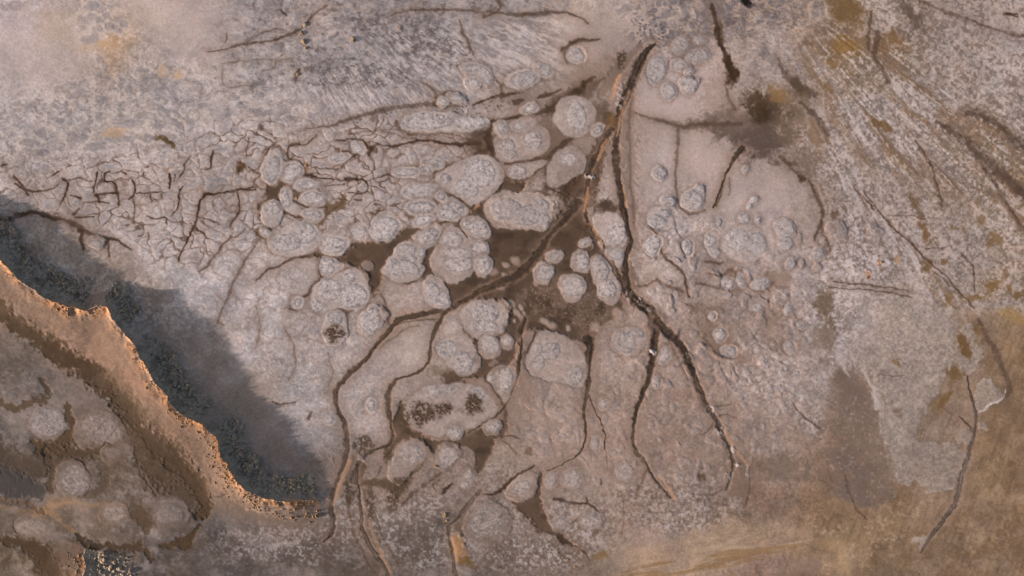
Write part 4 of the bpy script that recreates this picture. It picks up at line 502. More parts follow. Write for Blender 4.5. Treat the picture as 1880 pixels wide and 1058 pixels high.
# warm / cool drift
t = (fbm(X / 22, Y / 22, 151, 3) * .5 + fbm(X / 6, Y / 6, 152, 2) * .5) * (.3 + .7 * grain)
C *= np.stack([1 + .022 * t, 1 - .002 * t, 1 - .026 * t], -1)

# ------------------------------------------------------------------ scaled crust of the upper left: grey plates, pale seams
f1, f2, idn = worley(XW / 30 + .6 * w1, YW / 17 + .6 * w2, 161)
edge = f2 - f1
mA = np.clip(reg_ell(90, 245, 240, 60, -4) + reg_ell(230, 200, 170, 60, 10) + reg_ell(400, 230, 120, 50, 10) + reg_ell(185, 40, 42, 45, 0) + .5 * reg_ell(250, 140, 60, 60), 0, 1) * (1 - .6 * SMOOTH)
plate = ss(.16, .42, edge) * ss(.3, .62, idn)
mix(ALL, mA * plate * .62 * (.7 + .3 * N_mid), RGB(126, 119, 121))
mix(ALL, mA * ss(.14, .02, edge) * .5 * ss(-.2, .6, N_mid), RGB(186, 170, 162))
H += mA * plate * .012
mB = np.clip(reg_ell(470, 110, 90, 110, 0) + reg_ell(560, 60, 130, 80, 0) + reg_ell(700, 60, 170, 70, 0) + reg_ell(900, 15, 160, 22, 0), 0, 1)
g1, g2, gid = worley(XW / 24 + .5 * w1, YW / 15 + .5 * w2, 171)
pB = ss(.1, .4, g2 - g1) * ss(.15, .5, gid + .25 * N_mid)
mix(ALL, mB * pB * .55 * ss(-.6, .5, N_fine), RGB(112, 108, 112))
mix(ALL, mB * ss(.2, .7, fbm(X / 9, Y / 7, 181, 3)) * .5, RGB(172, 160, 157))
mix(ALL, mB * ss(.3, .8, fbm(X / 11, Y / 9, 191, 3)) * .55, RGB(92, 82, 80))
# cracked crust between shadow and hollow: cells with faint seams
h1, h2, hid = worley(XW / 31 + .5 * w1, YW / 23 + .5 * w2, 201)
mC = np.clip(region([(-60, 285), (250, 285), (420, 225), (600, 200), (800, 220), (880, 250), (860, 330), (790, 400), (720, 420), (600, 440), (480, 450), (400, 480), (300, 490), (220, 440), (100, 395), (-60, 390)], 30), 0, 1)
hed = h2 - h1
mix(ALL, mC * np.exp(-(hed / .19) ** 2) * .34, RGB(124, 101, 90))
mix(ALL, mC * ss(.15, .02, hed) * (.12 + .68 * ss(-.3, .6, N_big + .5 * N_mid)), RGB(88, 69, 59))
stroke = fbm(X / 11, Y / 3.2, 211, 2)
mix(ALL, mC * ss(.14, .4, hed) * ss(.12, .6, stroke + .4 * N_fine) * .5, RGB(128, 121, 124))
H += mC * .014 * ss(0, .35, hed)
mix(ALL, mC * np.exp(-((hed - .2) / .06) ** 2) * .3, RGB(188, 172, 166))
mC2 = np.clip(region([(320, 440), (500, 440), (580, 480), (560, 560), (620, 600), (600, 700), (560, 760), (440, 600), (340, 520)], 40), 0, 1)
j1, j2, jid = worley(XW / 60 + .6 * w1, YW / 46 + .6 * w2, 221)
mix(ALL, mC2 * ss(.16, .02, j2 - j1) * .42, RGB(128, 106, 97))
mix(ALL, mC2 * ss(.2, .6, stroke + .3 * N_fine) * .3 * ss(.2, .4, j2 - j1), RGB(140, 132, 133))
for gq in GREYS:
    cx, cy, rx, ry = gq[:4]; rot = gq[4] if len(gq) > 4 else 0
    R = max(rx, ry) * 1.6 + 8
    sl = window(cx - R, cx + R, cy - R, cy + R); c, s = math.cos(RAD(rot)), math.sin(RAD(rot))
    dx, dy = X[sl] + 1.5 * (XW - X)[sl] - cx, Y[sl] + 1.5 * (YW - Y)[sl] - cy
    q = np.sqrt(((dx * c + dy * s) / rx) ** 2 + ((-dx * s + dy * c) / ry) ** 2) + .12 * N_fine[sl] + .15 * N_mid[sl]
    mix(sl, np.exp(-((q - 1.25) / .25) ** 2) * .35, RGB(188, 171, 160))
    mix(sl, ss(1.15, .75, q) * ss(-1.1, .3, N_fine[sl] + .5 * N_gr[sl]) * .62, RGB(126, 117, 117))
for cx, cy, r, k in [(281, 156, 20, .8), (340, 168, 26, .65), (340, 130, 40, .3)]:
    sl = window(cx - 50, cx + 50, cy - 50, cy + 50)
    q = np.hypot(X[sl] + 1.5 * (XW - X)[sl] - cx, (Y[sl] + 1.5 * (YW - Y)[sl] - cy) * 1.15)
    mix(sl, np.exp(-((q - r) / 5.5) ** 2) * k * ss(-.8, .4, N_fine[sl]), RGB(116, 108, 110))
mV = np.clip(reg_ell(200, 240, 330, 110, 0) + .7 * reg_ell(480, 150, 130, 130) + .5 * reg_ell(330, 120, 120, 60), 0, 1)
mix(ALL, mV * ss(.55, .95, FV + .1 * N_fine) * .5, RGB(192, 176, 168))
mix(ALL, mV * ss(.0, .7, -FR) * .3, RGB(128, 119, 119))
mZ = np.clip(reg_ell(1300, 30, 130, 50, -5) + reg_ell(1430, 30, 90, 36, 0) + .8 * reg_ell(1180, 50, 40, 44) + .6 * reg_ell(1420, 100, 80, 40, 20), 0, 1)
z1, z2, zid = worley(XW / 17 + .8 * w1, YW / 13 + .8 * w2, 571)
mix(ALL, mZ * ss(.12, .4, z2 - z1) * ss(.2, .6, zid + .2 * N_mid) * .6, RGB(104, 95, 95)); mix(ALL, mZ * ss(.14, .02, z2 - z1) * .5 * ss(-.4, .5, N_mid), RGB(182, 162, 150))
mix(ALL, mZ * ss(.1, .6, -FR) * .45, RGB(84, 74, 72)); mix(ALL, mZ * ss(.5, .95, FV) * .4, RGB(186, 154, 130))
# dotted crust
mD = reg_ell(880, 196, 50, 12, -8) + reg_ell(1195, 60, 36, 34) + .8 * reg_ell(700, 210, 60, 10, -14)
k1, k2, kid = worley(XW / 7.5, YW / 6.5, 231)
mix(ALL, np.clip(mD, 0, 1) * ss(.42, .2, k1) * ss(.35, .5, kid) * .85, RGB(84, 78, 82))

# ------------------------------------------------------------------ combed streaks fanning across the top
ang = np.arctan2(YC + 155, XC - 445); rr = np.hypot(XC - 445, YC + 155)
st = fbm(ang * 125 + .8 * w1 + .25 * w3, rr / 17, 241, 4, .6)
mF = np.clip(reg_ell(850, 110, 200, 62, 8) + reg_ell(700, 165, 150, 46, 0) + reg_ell(960, 75, 90, 50, -20), 0, 1)
mix(ALL, mF * ss(.0, .5, st + .4 * N_fine) * .48, RGB(112, 103, 102))
mix(ALL, mF * ss(.0, .5, -st - .3 * N_fine) * .48, RGB(190, 176, 171))
H += mF * .010 * st
# dark freckled band through the combed area
mG = np.clip(reg_ell(650, 130, 130, 26, 8) + reg_ell(790, 85, 110, 34, 18) + reg_ell(600, 150, 60, 14) + .6 * reg_ell(720, 40, 110, 26), 0, 1)
mix(ALL, mG * ss(-.05, .5, .8 * fbm(X / 9, Y / 6, 251, 5, .7) + .35 * N_fine) * .6, RGB(82, 72, 70))

# ------------------------------------------------------------------ right hand side: salt flakes, brown gaps, streaks that fan to the lower right
ang2 = np.arctan2(YC + 100, XC - 1350); rr2 = np.hypot(XC - 1350, YC + 100)
s2 = fbm(ang2 * 34 + .45 * w1 + .12 * w3, rr2 / 150, 261, 5, .6)
s3 = fbm(ang2 * 85 + .4 * w1, rr2 / 95, 271, 4, .6)
mR = right * ss(600, 430, Y - (X - 1500) * .15 + 50 * N_big)
fl = .75 * fbm(X / 9 + w1, Y / 9 + w2, 281, 5, .7) + .45 * N_fine + .25 * N_sp
mix(ALL, mR * ss(.0, .55, fl + .3 * s3) * .5, RGB(170, 154, 148))
mix(ALL, mR * ss(.05, .6, -fl - .35 * s3) * .6, RGB(112, 95, 85))
mS = np.clip(region([(1490, 60), (1580, 60), (1700, 120), (1760, 200), (1880, 200), (1990, 260), (1990, 520), (1860, 460), (1780, 400), (1700, 330), (1600, 330), (1540, 260), (1500, 180), (1460, 120)], 40), 0, 1)
mix(ALL, mS * ss(.0, .45, s2 + .25 * N_mid + .2 * N_fine) * .8, RGB(120, 96, 77))
mix(ALL, mS * ss(.15, .5, s3 * .7 + .45 * fl) * .6, RGB(186, 170, 162))
H += mR * .010 * s3 + mS * .012 * s2
mL = region([(1470, 210), (1500, 240), (1620, 400), (1740, 520), (1800, 590), (1760, 590), (1660, 480), (1560, 360), (1490, 270)], 16)
mix(ALL, mL * ss(.05, .5, s3) * .6, RGB(184, 172, 168))
mix(ALL, mL * ss(.15, .5, -s3) * .5, RGB(120, 94, 72))
# white flakes on the fringe between pink flat and crust
mW = np.clip(reg_ell(1530, 470, 40, 90, -8) + reg_ell(1450, 560, 60, 40, 20) + reg_ell(1545, 570, 34, 60, -14) + reg_ell(1590, 460, 60, 60, 0) + reg_ell(1505, 290, 34, 60, -35) + reg_ell(1400, 680, 60, 60, 0) * .7 + reg_ell(1540, 650, 22, 60, -20) + reg_ell(1605, 710, 14, 60, -25) + reg_ell(1480, 760, 20, 46, -35) + .5 * reg_ell(680, 960, 90, 40, 20) + .6 * reg_ell(770, 930, 60, 34, 20) + .7 * reg_ell(980, 1020, 60, 24, 0) + .8 * reg_ell(930, 920, 40, 26, 0) + .7 * reg_ell(1060, 950, 60, 40) + .6 * reg_ell(1230, 900, 90, 30, 0) + .7 * reg_ell(1250, 960, 60, 22) + .5 * reg_ell(480, 1000, 110, 26, 10) + .5 * reg_ell(560, 985, 60, 20) + .7 * reg_ell(800, 1020, 60, 30), 0, 1)
mix(ALL, mW * ss(.05, .6, wf) * .62, RGB(184, 172, 170))
mix(ALL, mW * ss(.35, .8, -wf) * .45, RGB(118, 98, 88))
# pinkish lower flat: little knots of crust
p1, p2, pid = worley(XW / 15 + .4 * w1, YW / 14 + .4 * w2, 301)
mP = region([(1090, 520), (1270, 480), (1440, 520), (1500, 640), (1480, 760), (1400, 860), (1250, 900), (1050, 900), (950, 860), (960, 760), (1080, 720), (1200, 640)], 50) * (1 - .5 * SMOOTH)
knot = ss(.55, .2, p1) * ss(.45, .7, pid + .2 * N_big)
mix(ALL, mP * knot * .4, RGB(160, 148, 146)); H += mP * knot * .03
r1, r2, rid = worley(XW / 27 + .5 * w1, YW / 25 + .5 * w2, 601)
mK = np.clip(reg_ell(1330, 520, 150, 110, 20) + reg_ell(1300, 640, 150, 110, 0) + .6 * reg_ell(1220, 440, 60, 80) + .7 * reg_ell(1000, 770, 60, 70), 0, 1)
dm = ss(.62, .15, r1) * ss(.3, .6, rid)
H += mK * dm * .05
mix(ALL, mK * dm * .22, RGB(168, 154, 150)); mix(ALL, mK * np.exp(-((r1 - .5) / .07) ** 2) * ss(.3, .6, rid) * .22, RGB(118, 102, 98))
mix(ALL, mP * ss(.18, .04, p2 - p1) * .14, RGB(112, 90, 80))
mix(ALL, mP * ss(.1, .6, fbm(X / 30, Y / 30, 311, 3)) * .3, RGB(146, 118, 104))

# ------------------------------------------------------------------ ochre flats of the lower right
mO = ss(12, -12, 0) * region(OCHRE, 16, 3.0)
on = fbm(X / 50, Y / 34, 321, 4)
mix(ALL, mO * .6, RGB(133, 107, 86))
mix(ALL, mO * ss(0, .6, on) * .55, RGB(158, 129, 98)); mix(ALL, mO * ss(.1, .7, -on) * .4, RGB(108, 87, 69))
mix(ALL, mO * ss(.2, .6, .7 * fbm(X / 18, Y / 15, 331, 5, .65) + .2 * N_fine - .3 * ss(1000, 700, Y)) * .6, RGB(162, 138, 118))
mix(ALL, mO * ss(.2, .6, fbm((X + Y * .45) / 7, (Y - X * .2) / 60, 341, 3)) * .3, RGB(100, 76, 52))
FO = fbm(X / 46 + .4 * w1, Y / 38 + .4 * w2, 581, 6, .68)
mix(ALL, mO * ss(.1, .55, FO) * .6, RGB(162, 138, 119)); mix(ALL, mO * ss(.1, .55, -FO) * .55, RGB(104, 82, 66))
sv = fbm((X + .35 * Y) / 5.5 + .5 * w1, (Y - .3 * X) / 42, 531, 4, .6)
mix(ALL, mO * ss(.15, .6, sv + .3 * FR) * .35, RGB(96, 73, 53)); mix(ALL, mO * ss(.2, .65, -sv + .2 * FR) * .35, RGB(166, 138, 108))
mix(ALL, mO * (reg_ell(1540, 1000, 130, 46, 0) + .7 * reg_ell(1430, 960, 90, 40) + .8 * reg_ell(1640, 945, 90, 30, -20)).clip(0, 1) * ss(.05, .55, .7 * fbm(X / 14, Y / 11, 541, 5, .65) + .25 * N_fine) * .9, RGB(188, 160, 130))
mix(ALL, mO * reg_ell(1810, 960, 90, 110, 0) * ss(.1, .6, .8 * fbm(X / 20, Y / 26, 551, 5, .65)) * .7, RGB(168, 140, 110))
mT = region(TANMUD, 7, 3.0) * ss(1495, 1560, X + 40 * N_big + 10 * N_mid)
mix(ALL, mT * .6, RGB(118, 98, 86)); mix(ALL, mT * ss(.1, .6, N_big + .4 * N_mid) * .45, RGB(98, 84, 78)); mix(ALL, mT * ss(.4, .8, wf) * .5, RGB(156, 140, 134))
for pl in PLATES:
    m = region(pl, 4.5, 3.2)
    if pl is PLATES[0]: m *= ss(560, 720, Y + 40 * N_big + .5 * (X - 1640))
    cc = RGB(148, 132, 122) * (1 + .10 * fl[..., None] + .05 * N_fine[..., None])
    m = ss(.25, .75, m + (.35 * N_fine + .3 * N_mid + .35 * FR) * (4 * m * (1 - m)))
    mm = (m * .78)[..., None]; C[...] = C * (1 - mm) + cc * mm
    mix(ALL, np.clip(m * (1 - region(pl, 9, 2.2)) * .8, 0, 1) * ss(-.3, .6, FR), RGB(166, 150, 142))
    mix(ALL, m * ss(.55, .9, fbm(X / 13, Y / 13, 351, 3)) * .5, RGB(128, 106, 90))
    H += .012 * m
mix(ALL, reg_ell(1330, 1010, 170, 26, -9) * ss(-.2, .5, fbm((X + Y * .25) / 50, (Y - X * -.16) / 9, 361, 3)) * .6, RGB(172, 146, 122))
mix(ALL, reg_ell(1300, 1030, 180, 16, -10) * ss(.1, .5, fbm(X / 60, (Y + X * .17) / 8, 371, 3)) * .6, RGB(128, 98, 66))
sw_ = fbm((X + .8 * Y) / 60, (Y - .8 * X) / 12, 561, 4, .6)
mix(ALL, region([(-60, 560), (120, 690), (260, 820), (380, 930), (420, 1000), (300, 1150), (-60, 1150)], 30) * ss(.1, .6, sw_) * .35, RGB(134, 118, 110))
for pl_, k_ in [([(90, 930, 10), (130, 928, 14), (180, 926, 10), (230, 932, 8)], .6), ([(60, 945, 8), (95, 940, 12), (115, 960, 10), (135, 980, 8)], .55), ([(0, 930, 12), (40, 940, 16), (80, 950, 10)], .35)]:
    sl, d, w, sd = line_field(pl_, 24, 2)
    mix(sl, ss(1.6, .1, d / (w * .5) + .5 * N_mid[sl] + .3 * N_fine[sl]) * k_, RGB(170, 130, 94))
# lower left: dull silt with pale dusty smears
mE = region([(-60, 640), (60, 660), (160, 720), (250, 800), (330, 900), (420, 950), (640, 1000), (760, 960), (900, 900), (960, 1150), (-60, 1150)], 30)
e1 = fbm(X / 40, Y / 34, 381, 4)
mQ = np.clip(reg_ell(720, 960, 120, 70, 20) + reg_ell(960, 990, 160, 60, 0) + reg_ell(520, 1000, 130, 40, 0) + .8 * reg_ell(1240, 930, 140, 40, 0) + .7 * reg_ell(860, 880, 90, 50), 0, 1)
C[...] *= (1 - .15 * mE[..., None])
mix(ALL, mQ * ss(.05, .6, wf + .3 * FR) * .6, RGB(164, 152, 149)); mix(ALL, mQ * ss(.1, .7, -wf - .2 * FR) * .5, RGB(96, 80, 71)); mix(ALL, mQ * ss(.3, .8, FV + .3 * N_big) * .25, RGB(88, 72, 62))
mix(ALL, mE * ss(.1, .8, FR) * .4, RGB(142, 128, 122)); mix(ALL, mE * ss(.1, .8, -FR) * .4, RGB(84, 70, 61))
mix(ALL, mE * ss(.1, .7, e1) * .4, RGB(140, 125, 118)); mix(ALL, mE * ss(.2, .7, -e1) * .45, RGB(86, 72, 63))
mix(ALL, mE * ss(.35, .75, fbm(X / 10, Y / 9, 391, 4)) * .3, RGB(150, 138, 134))

# white bloom of dry salt
mB_ = np.clip((reg_ell(420, 330, 560, 330, 8, .3) + .8 * reg_ell(1000, 330, 420, 240) + .7 * reg_ell(1600, 300, 380, 320, 30) + .5 * reg_ell(1250, 560, 280, 220)), 0, 1) * (1 - .8 * mO) * (1 - mE)
mix(ALL, mB_ * ss(.0, .7, FR + .35 * N_fine + .2 * N_sp) * .3, RGB(198, 182, 176))
C[...] *= 1 - .07 * mO[..., None]
# ------------------------------------------------------------------ brown washes of fine silt
for cx, cy, ru, rv, rot, k in WASH:
    m = reg_ell(cx, cy, ru * 1.25, rv * 1.25, rot, .75) * k * .72 * np.clip(.9 + .5 * FR + .3 * N_big, 0, 1.3)
    mix(ALL, m, RGB(118, 97, 86))
for cx, cy, ru, rv, rot, k in [(1258, 182, 80, 42, 4, .65), (1210, 200, 40, 26, 0, .4), (1205, 290, 30, 70, 0, .4), (1300, 275, 60, 40, 0, .4), (1360, 340, 70, 50, 20, .4), (1440, 400, 50, 60, 10, .3), (330, 40, 90, 50, 20, .4), (70, 90, 90, 60, 0, .4), (1090, 60, 60, 40, 0, .35)]:
    mix(ALL, reg_ell(cx, cy, ru * 1.2, rv * 1.2, rot, .7) * k, RGB(178, 157, 149))
# ------------------------------------------------------------------ soft stains
for (cx, cy, ru, rv, rot, r, g, b, k) in BLOBS:
    R = max(ru, rv) * 1.9 + 6
    sl = window(cx - R, cx + R, cy - R, cy + R)
    c, s = math.cos(RAD(rot)), math.sin(RAD(rot))
    dx = X[sl] + 2.2 * (XW - X)[sl] - cx; dy = Y[sl] + 2.2 * (YW - Y)[sl] - cy
    q = np.sqrt(((dx * c + dy * s) / ru) ** 2 + ((-dx * s + dy * c) / rv) ** 2) + .28 * N_mid[sl] + .2 * N_fine[sl] + .4 * FR[sl]
    m = ss(1.4, .5, q) * k
    mix(sl, m, RGB(r, g, b)); SMOOTH[sl] = np.maximum(SMOOTH[sl], m * .6)
    if r + g + b < 260: WET[sl] = np.maximum(WET[sl], m * .6)
for pl, c3, k in BANDS:
    sl, d, w, sd = line_field(pl, 30, 2.4)
    q = d / (w * .5) + .3 * N_mid[sl] + .3 * N_fine[sl] * grain[sl]
    m = ss(1.35, .55, q) * k
    mix(sl, m, RGB(*c3)); H[sl] -= .05 * m; WET[sl] = np.maximum(WET[sl], .5 * m)
for pl, k in SALT:
    sl, d, w, sd = line_field(pl, 14, 1.6)
    m = ss(1.2, .2, d / (w * .5) + .5 * N_fine[sl] + .3 * N_mid[sl]) * k
    mix(sl, m, RGB(192, 178, 172))

# ------------------------------------------------------------------ wet cracks, and the painted edge of the bank's shadow
for pl, k, halo in CRACKS_SHADE:
    sl, d, w, sd = line_field(pl, 26, 1.15)
    r = w * (.42 + .16 * N_mid[sl] + .34 * np.maximum(w3[sl], 0)) + .75
    r = np.maximum(r, .8)
    core = ss(1.25, .35, d / r + .3 * N_mid[sl] + .18 * N_fine[sl])
    hm = np.exp(-(d / (r + 4.5)) ** 2)
    mix(sl, hm * halo * .5 * (.4 + .6 * k), RGB(122, 98, 84))
    mix(sl, np.exp(-(d / (r * 1.6 + 9)) ** 2) * halo * .2 * k * (1 + .6 * N_mid[sl]), RGB(120, 97, 85))
    mix(sl, np.clip(core * k * (.95 + .3 * N_mid[sl]), 0, 1), RGB(66, 50, 41))
    H[sl] -= .005 * core * k + .005 * hm * halo
    WET[sl] = np.maximum(WET[sl], .7 * core * k)

# ------------------------------------------------------------------ pools of wet mud
REG = np.full((NY - 1, NX - 1), -1, np.int32)      # which object owns each cell
OBJ = []                                           # dicts describing the cut out objects


def cells(m):
    return m[:-1, :-1] & m[1:, :-1] & m[:-1, 1:] & m[1:, 1:]


def own(sl, m, info):
    k = len(OBJ); OBJ.append(info)
    cs = (slice(sl[0].start, sl[0].stop - 1), slice(sl[1].start, sl[1].stop - 1))
    c = cells(m)
    R = REG[cs]; R[c] = k
    return k


PIDX = []
for lab, poly, soft in POOLS:
    sl, d = poly_sdf(poly, 26, 1.9)
    dd = d + 2.2 * N_mid[sl] + 1.4 * N_fine[sl]
    m = ss(soft, -soft, dd)
    mix(sl, np.exp(-(np.maximum(dd, 0) / 9) ** 2) * .45, RGB(126, 102, 88))
    cc = RGB(86, 67, 55) * (1 + .10 * N_big[sl][..., None] + .05 * N_mid[sl][..., None] + .03 * N_gr[sl][..., None])
    mm = (m * .95)[..., None]; C[sl] = C[sl] * (1 - mm) + cc * mm
    mix(sl, m * ss(-9, 0, dd) * ss(-.2, .6, N_mid[sl] + .5 * N_fine[sl]) * .6, RGB(104, 83, 70))
    mix(sl, m * ss(.2, .8, FR[sl] + .3 * N_fine[sl]) * .4, RGB(98, 78, 66))
    mix(sl, m * ss(.3, .9, fbm(X[sl] / 26, Y[sl] / 18, 401, 3)) * .45, RGB(96, 76, 63))
    mix(sl, m * ss(.2, .8, -fbm(X[sl] / 26, Y[sl] / 18, 401, 3)) * .45, RGB(56, 42, 34))
    H[sl] = H[sl] * (1 - m) + m * (-.07 + .2 * H[sl]); WET[sl] = np.maximum(WET[sl], m)
    SMOOTH[sl] = np.maximum(SMOOTH[sl], .7 * m)
    own(sl, dd < 0, dict(kind='pool', name='mud_pool', label=lab))
# speckled mud in the middle of the central pool
m = reg_ell(1040, 556, 70, 40, 10, .5) + .8 * reg_ell(985, 548, 50, 22, -20, .5) + .6 * reg_ell(1090, 580, 40, 30)
m = np.clip(m, 0, 1)
mix(ALL, m * .7 * ss(-.5, .5, fbm(X / 14, Y / 14, 411, 3)), RGB(118, 96, 84)); mix(ALL, m * ss(.25, .8, N_gr + .4 * N_fine) * .5, RGB(152, 128, 114))
for (u, v, r) in [(948, 575, 8), (958, 566, 6), (955, 583, 6), (962, 577, 5), (945, 590, 4), (938, 560, 9), (905, 498, 10), (1133, 574, 12), (890, 503, 7), (925, 505, 6), (1000, 590, 9), (905, 655, 5), (918, 527, 9), (985, 520, 7), (1045, 604, 6), (640, 800, 4), (930, 487, 6), (945, 480, 10), (1095, 600, 10), (1012, 598, 10)]:
    m = reg_ell(u, v, r, r * .75, u % 90, .5) * .85
    mix(ALL, m, RGB(158, 136, 124)); H += .04 * m

# ------------------------------------------------------------------ creeks
for ki, (lab, pl, depth) in enumerate(CREEKS):
    sl, d, w, sd = line_field(pl, 30, 1.25)
    hw = w * (.42 + .10 * ss(8, 13, w) + .10 * N_mid[sl] + .07 * w3[sl]); hw = np.maximum(hw, .7)
    faint = [0, .1, 0, 0, .1, .15, 0, .3, .35, .55, .1][ki]
    mix(sl, np.exp(-(np.maximum(d - hw, 0) / 12) ** 2) * .32 * (1 - faint) * (1 + .7 * N_mid[sl]), RGB(122, 99, 87))
    bed = ss(1.5, .62, d / hw + .2 * N_mid[sl] + .14 * N_fine[sl])
    bank = np.exp(-(np.maximum(d - hw, 0) / 4.5) ** 2)
    cut = ss(hw * 1.0 + 4.5, np.maximum(hw * .55, 1.0), d)
    wide = np.clip(hw / 5, .3, 1)
    mix(sl, bank * (1 - bed) * .5 * wide, RGB(158, 128, 108))
    late = np.clip(ss(620, 900, Y[sl]) * .9 + faint, 0, 1.6)
    cb = RGB(66, 51, 42)[None, None] * (1 - .4 * late[..., None]) + RGB(112, 99, 92)[None, None] * .4 * late[..., None]
    cb = cb * (1 + .12 * N_mid[sl][..., None] + .1 * N_fine[sl][..., None])
    strand = ss(-.15, .35, fbm(d / 2.6 + 5 * sd, (X[sl] + Y[sl]) / 60, 521, 2) + .25 * N_mid[sl])
    mm = (bed * (.86 + .12 * strand) * (1 - .45 * faint))[..., None]; C[sl] = C[sl] * (1 - mm) + cb * (.86 + .34 * (1 - strand))[..., None] * mm
    fleck = ss(.45, .8, fbm(X[sl] / 4, Y[sl] / 4, 421, 2) + .3 * N_mid[sl])
    mix(sl, bed * fleck * .3 * wide * ss(.1, .6, N_big[sl] + .3), RGB(150, 136, 128))
    vein = ss(.3, .05, np.abs(d / hw - .45) + .25 * N_mid[sl])
    mix(sl, bed * vein * .35, RGB(58, 45, 38))
    H[sl] -= depth * .11 * cut * wide * (1 - .5 * faint)
    WET[sl] = np.maximum(WET[sl], .6 * bed)
    own(sl, d < hw * .95, dict(kind='creek', name='creek', label=lab))
# salt bridges and crumbs lying in the creeks
for (u, v, rx, ry, k) in [(1079, 320, 9, 8, .9), (1086, 326, 6, 5, .9), (1140, 190, 9, 14, .6), (1199, 647, 6, 6, .95), (1196, 644, 4, 3, .9), (1175, 553, 8, 6, .8), (1155, 542, 6, 8, .6), (1190, 570, 6, 5, .6), (1100, 440, 8, 12, .6), (1110, 455, 10, 8, .6), (1305, 752, 8, 10, .6), (1325, 790, 10, 9, .7), (1344, 826, 7, 9, .7), (1350, 850, 12, 5, .8), (1260, 655, 5, 12, .4), (1340, 872, 6, 12, .5), (1020, 378, 5, 8, .7), (660, 842, 8, 5, .5), (1138, 165, 8, 16, .4), (1085, 450, 6, 8, .6)]:
    m = reg_ell(u, v, rx, ry, 20, .5) * ss(-.3, .5, fbm(X / 5, Y / 5, 431, 2)) * k
    mix(ALL, m, RGB(178, 164, 158)); H += .08 * m
# creek banks painted orange where the low sun catches them
for pl, k in [([(1136, 140, 8), (1128, 165, 9), (1122, 182, 7)], .75), ([(1155, 170, 5), (1146, 195, 6), (1138, 220, 6), (1133, 250, 4)], .7), ([(1112, 255, 5), (1104, 275, 6), (1098, 292, 4)], .7), ([(1078, 345, 5), (1074, 372, 7), (1072, 388, 5)], .75), ([(1080, 408, 5), (1090, 422, 5), (1102, 446, 5)], .6), ([(1142, 345, 4), (1147, 360, 5), (1150, 378, 5)], .5), ([(878, 380, 5), (858, 395, 5), (836, 406, 5)], .7), ([(833, 990, 8), (836, 1010, 8), (840, 1030, 7)], .6), ([(722, 775, 3), (726, 800, 3)], .8), ([(952, 700, 4), (953, 712, 4)], .6), ([(640, 850, 10), (622, 895, 12), (610, 925, 8)], .45), ([(662, 900, 4), (668, 935, 5), (690, 990, 6), (715, 1050, 6)], .4), ([(1330, 790, 6), (1345, 815, 6), (1362, 840, 6), (1375, 855, 4)], .5), ([(1215, 875, 5), (1240, 915, 6)], .45)]:
    sl, d, w, sd = line_field(pl, 14, 1.2)
    mix(sl, ss(1.4, .3, d / (w * .5) + .3 * N_fine[sl]) * k, RGB(182, 136, 104))
mix(ALL, reg_ell(1122, 222, 10, 14, 10, .5) * .7, RGB(110, 82, 54))

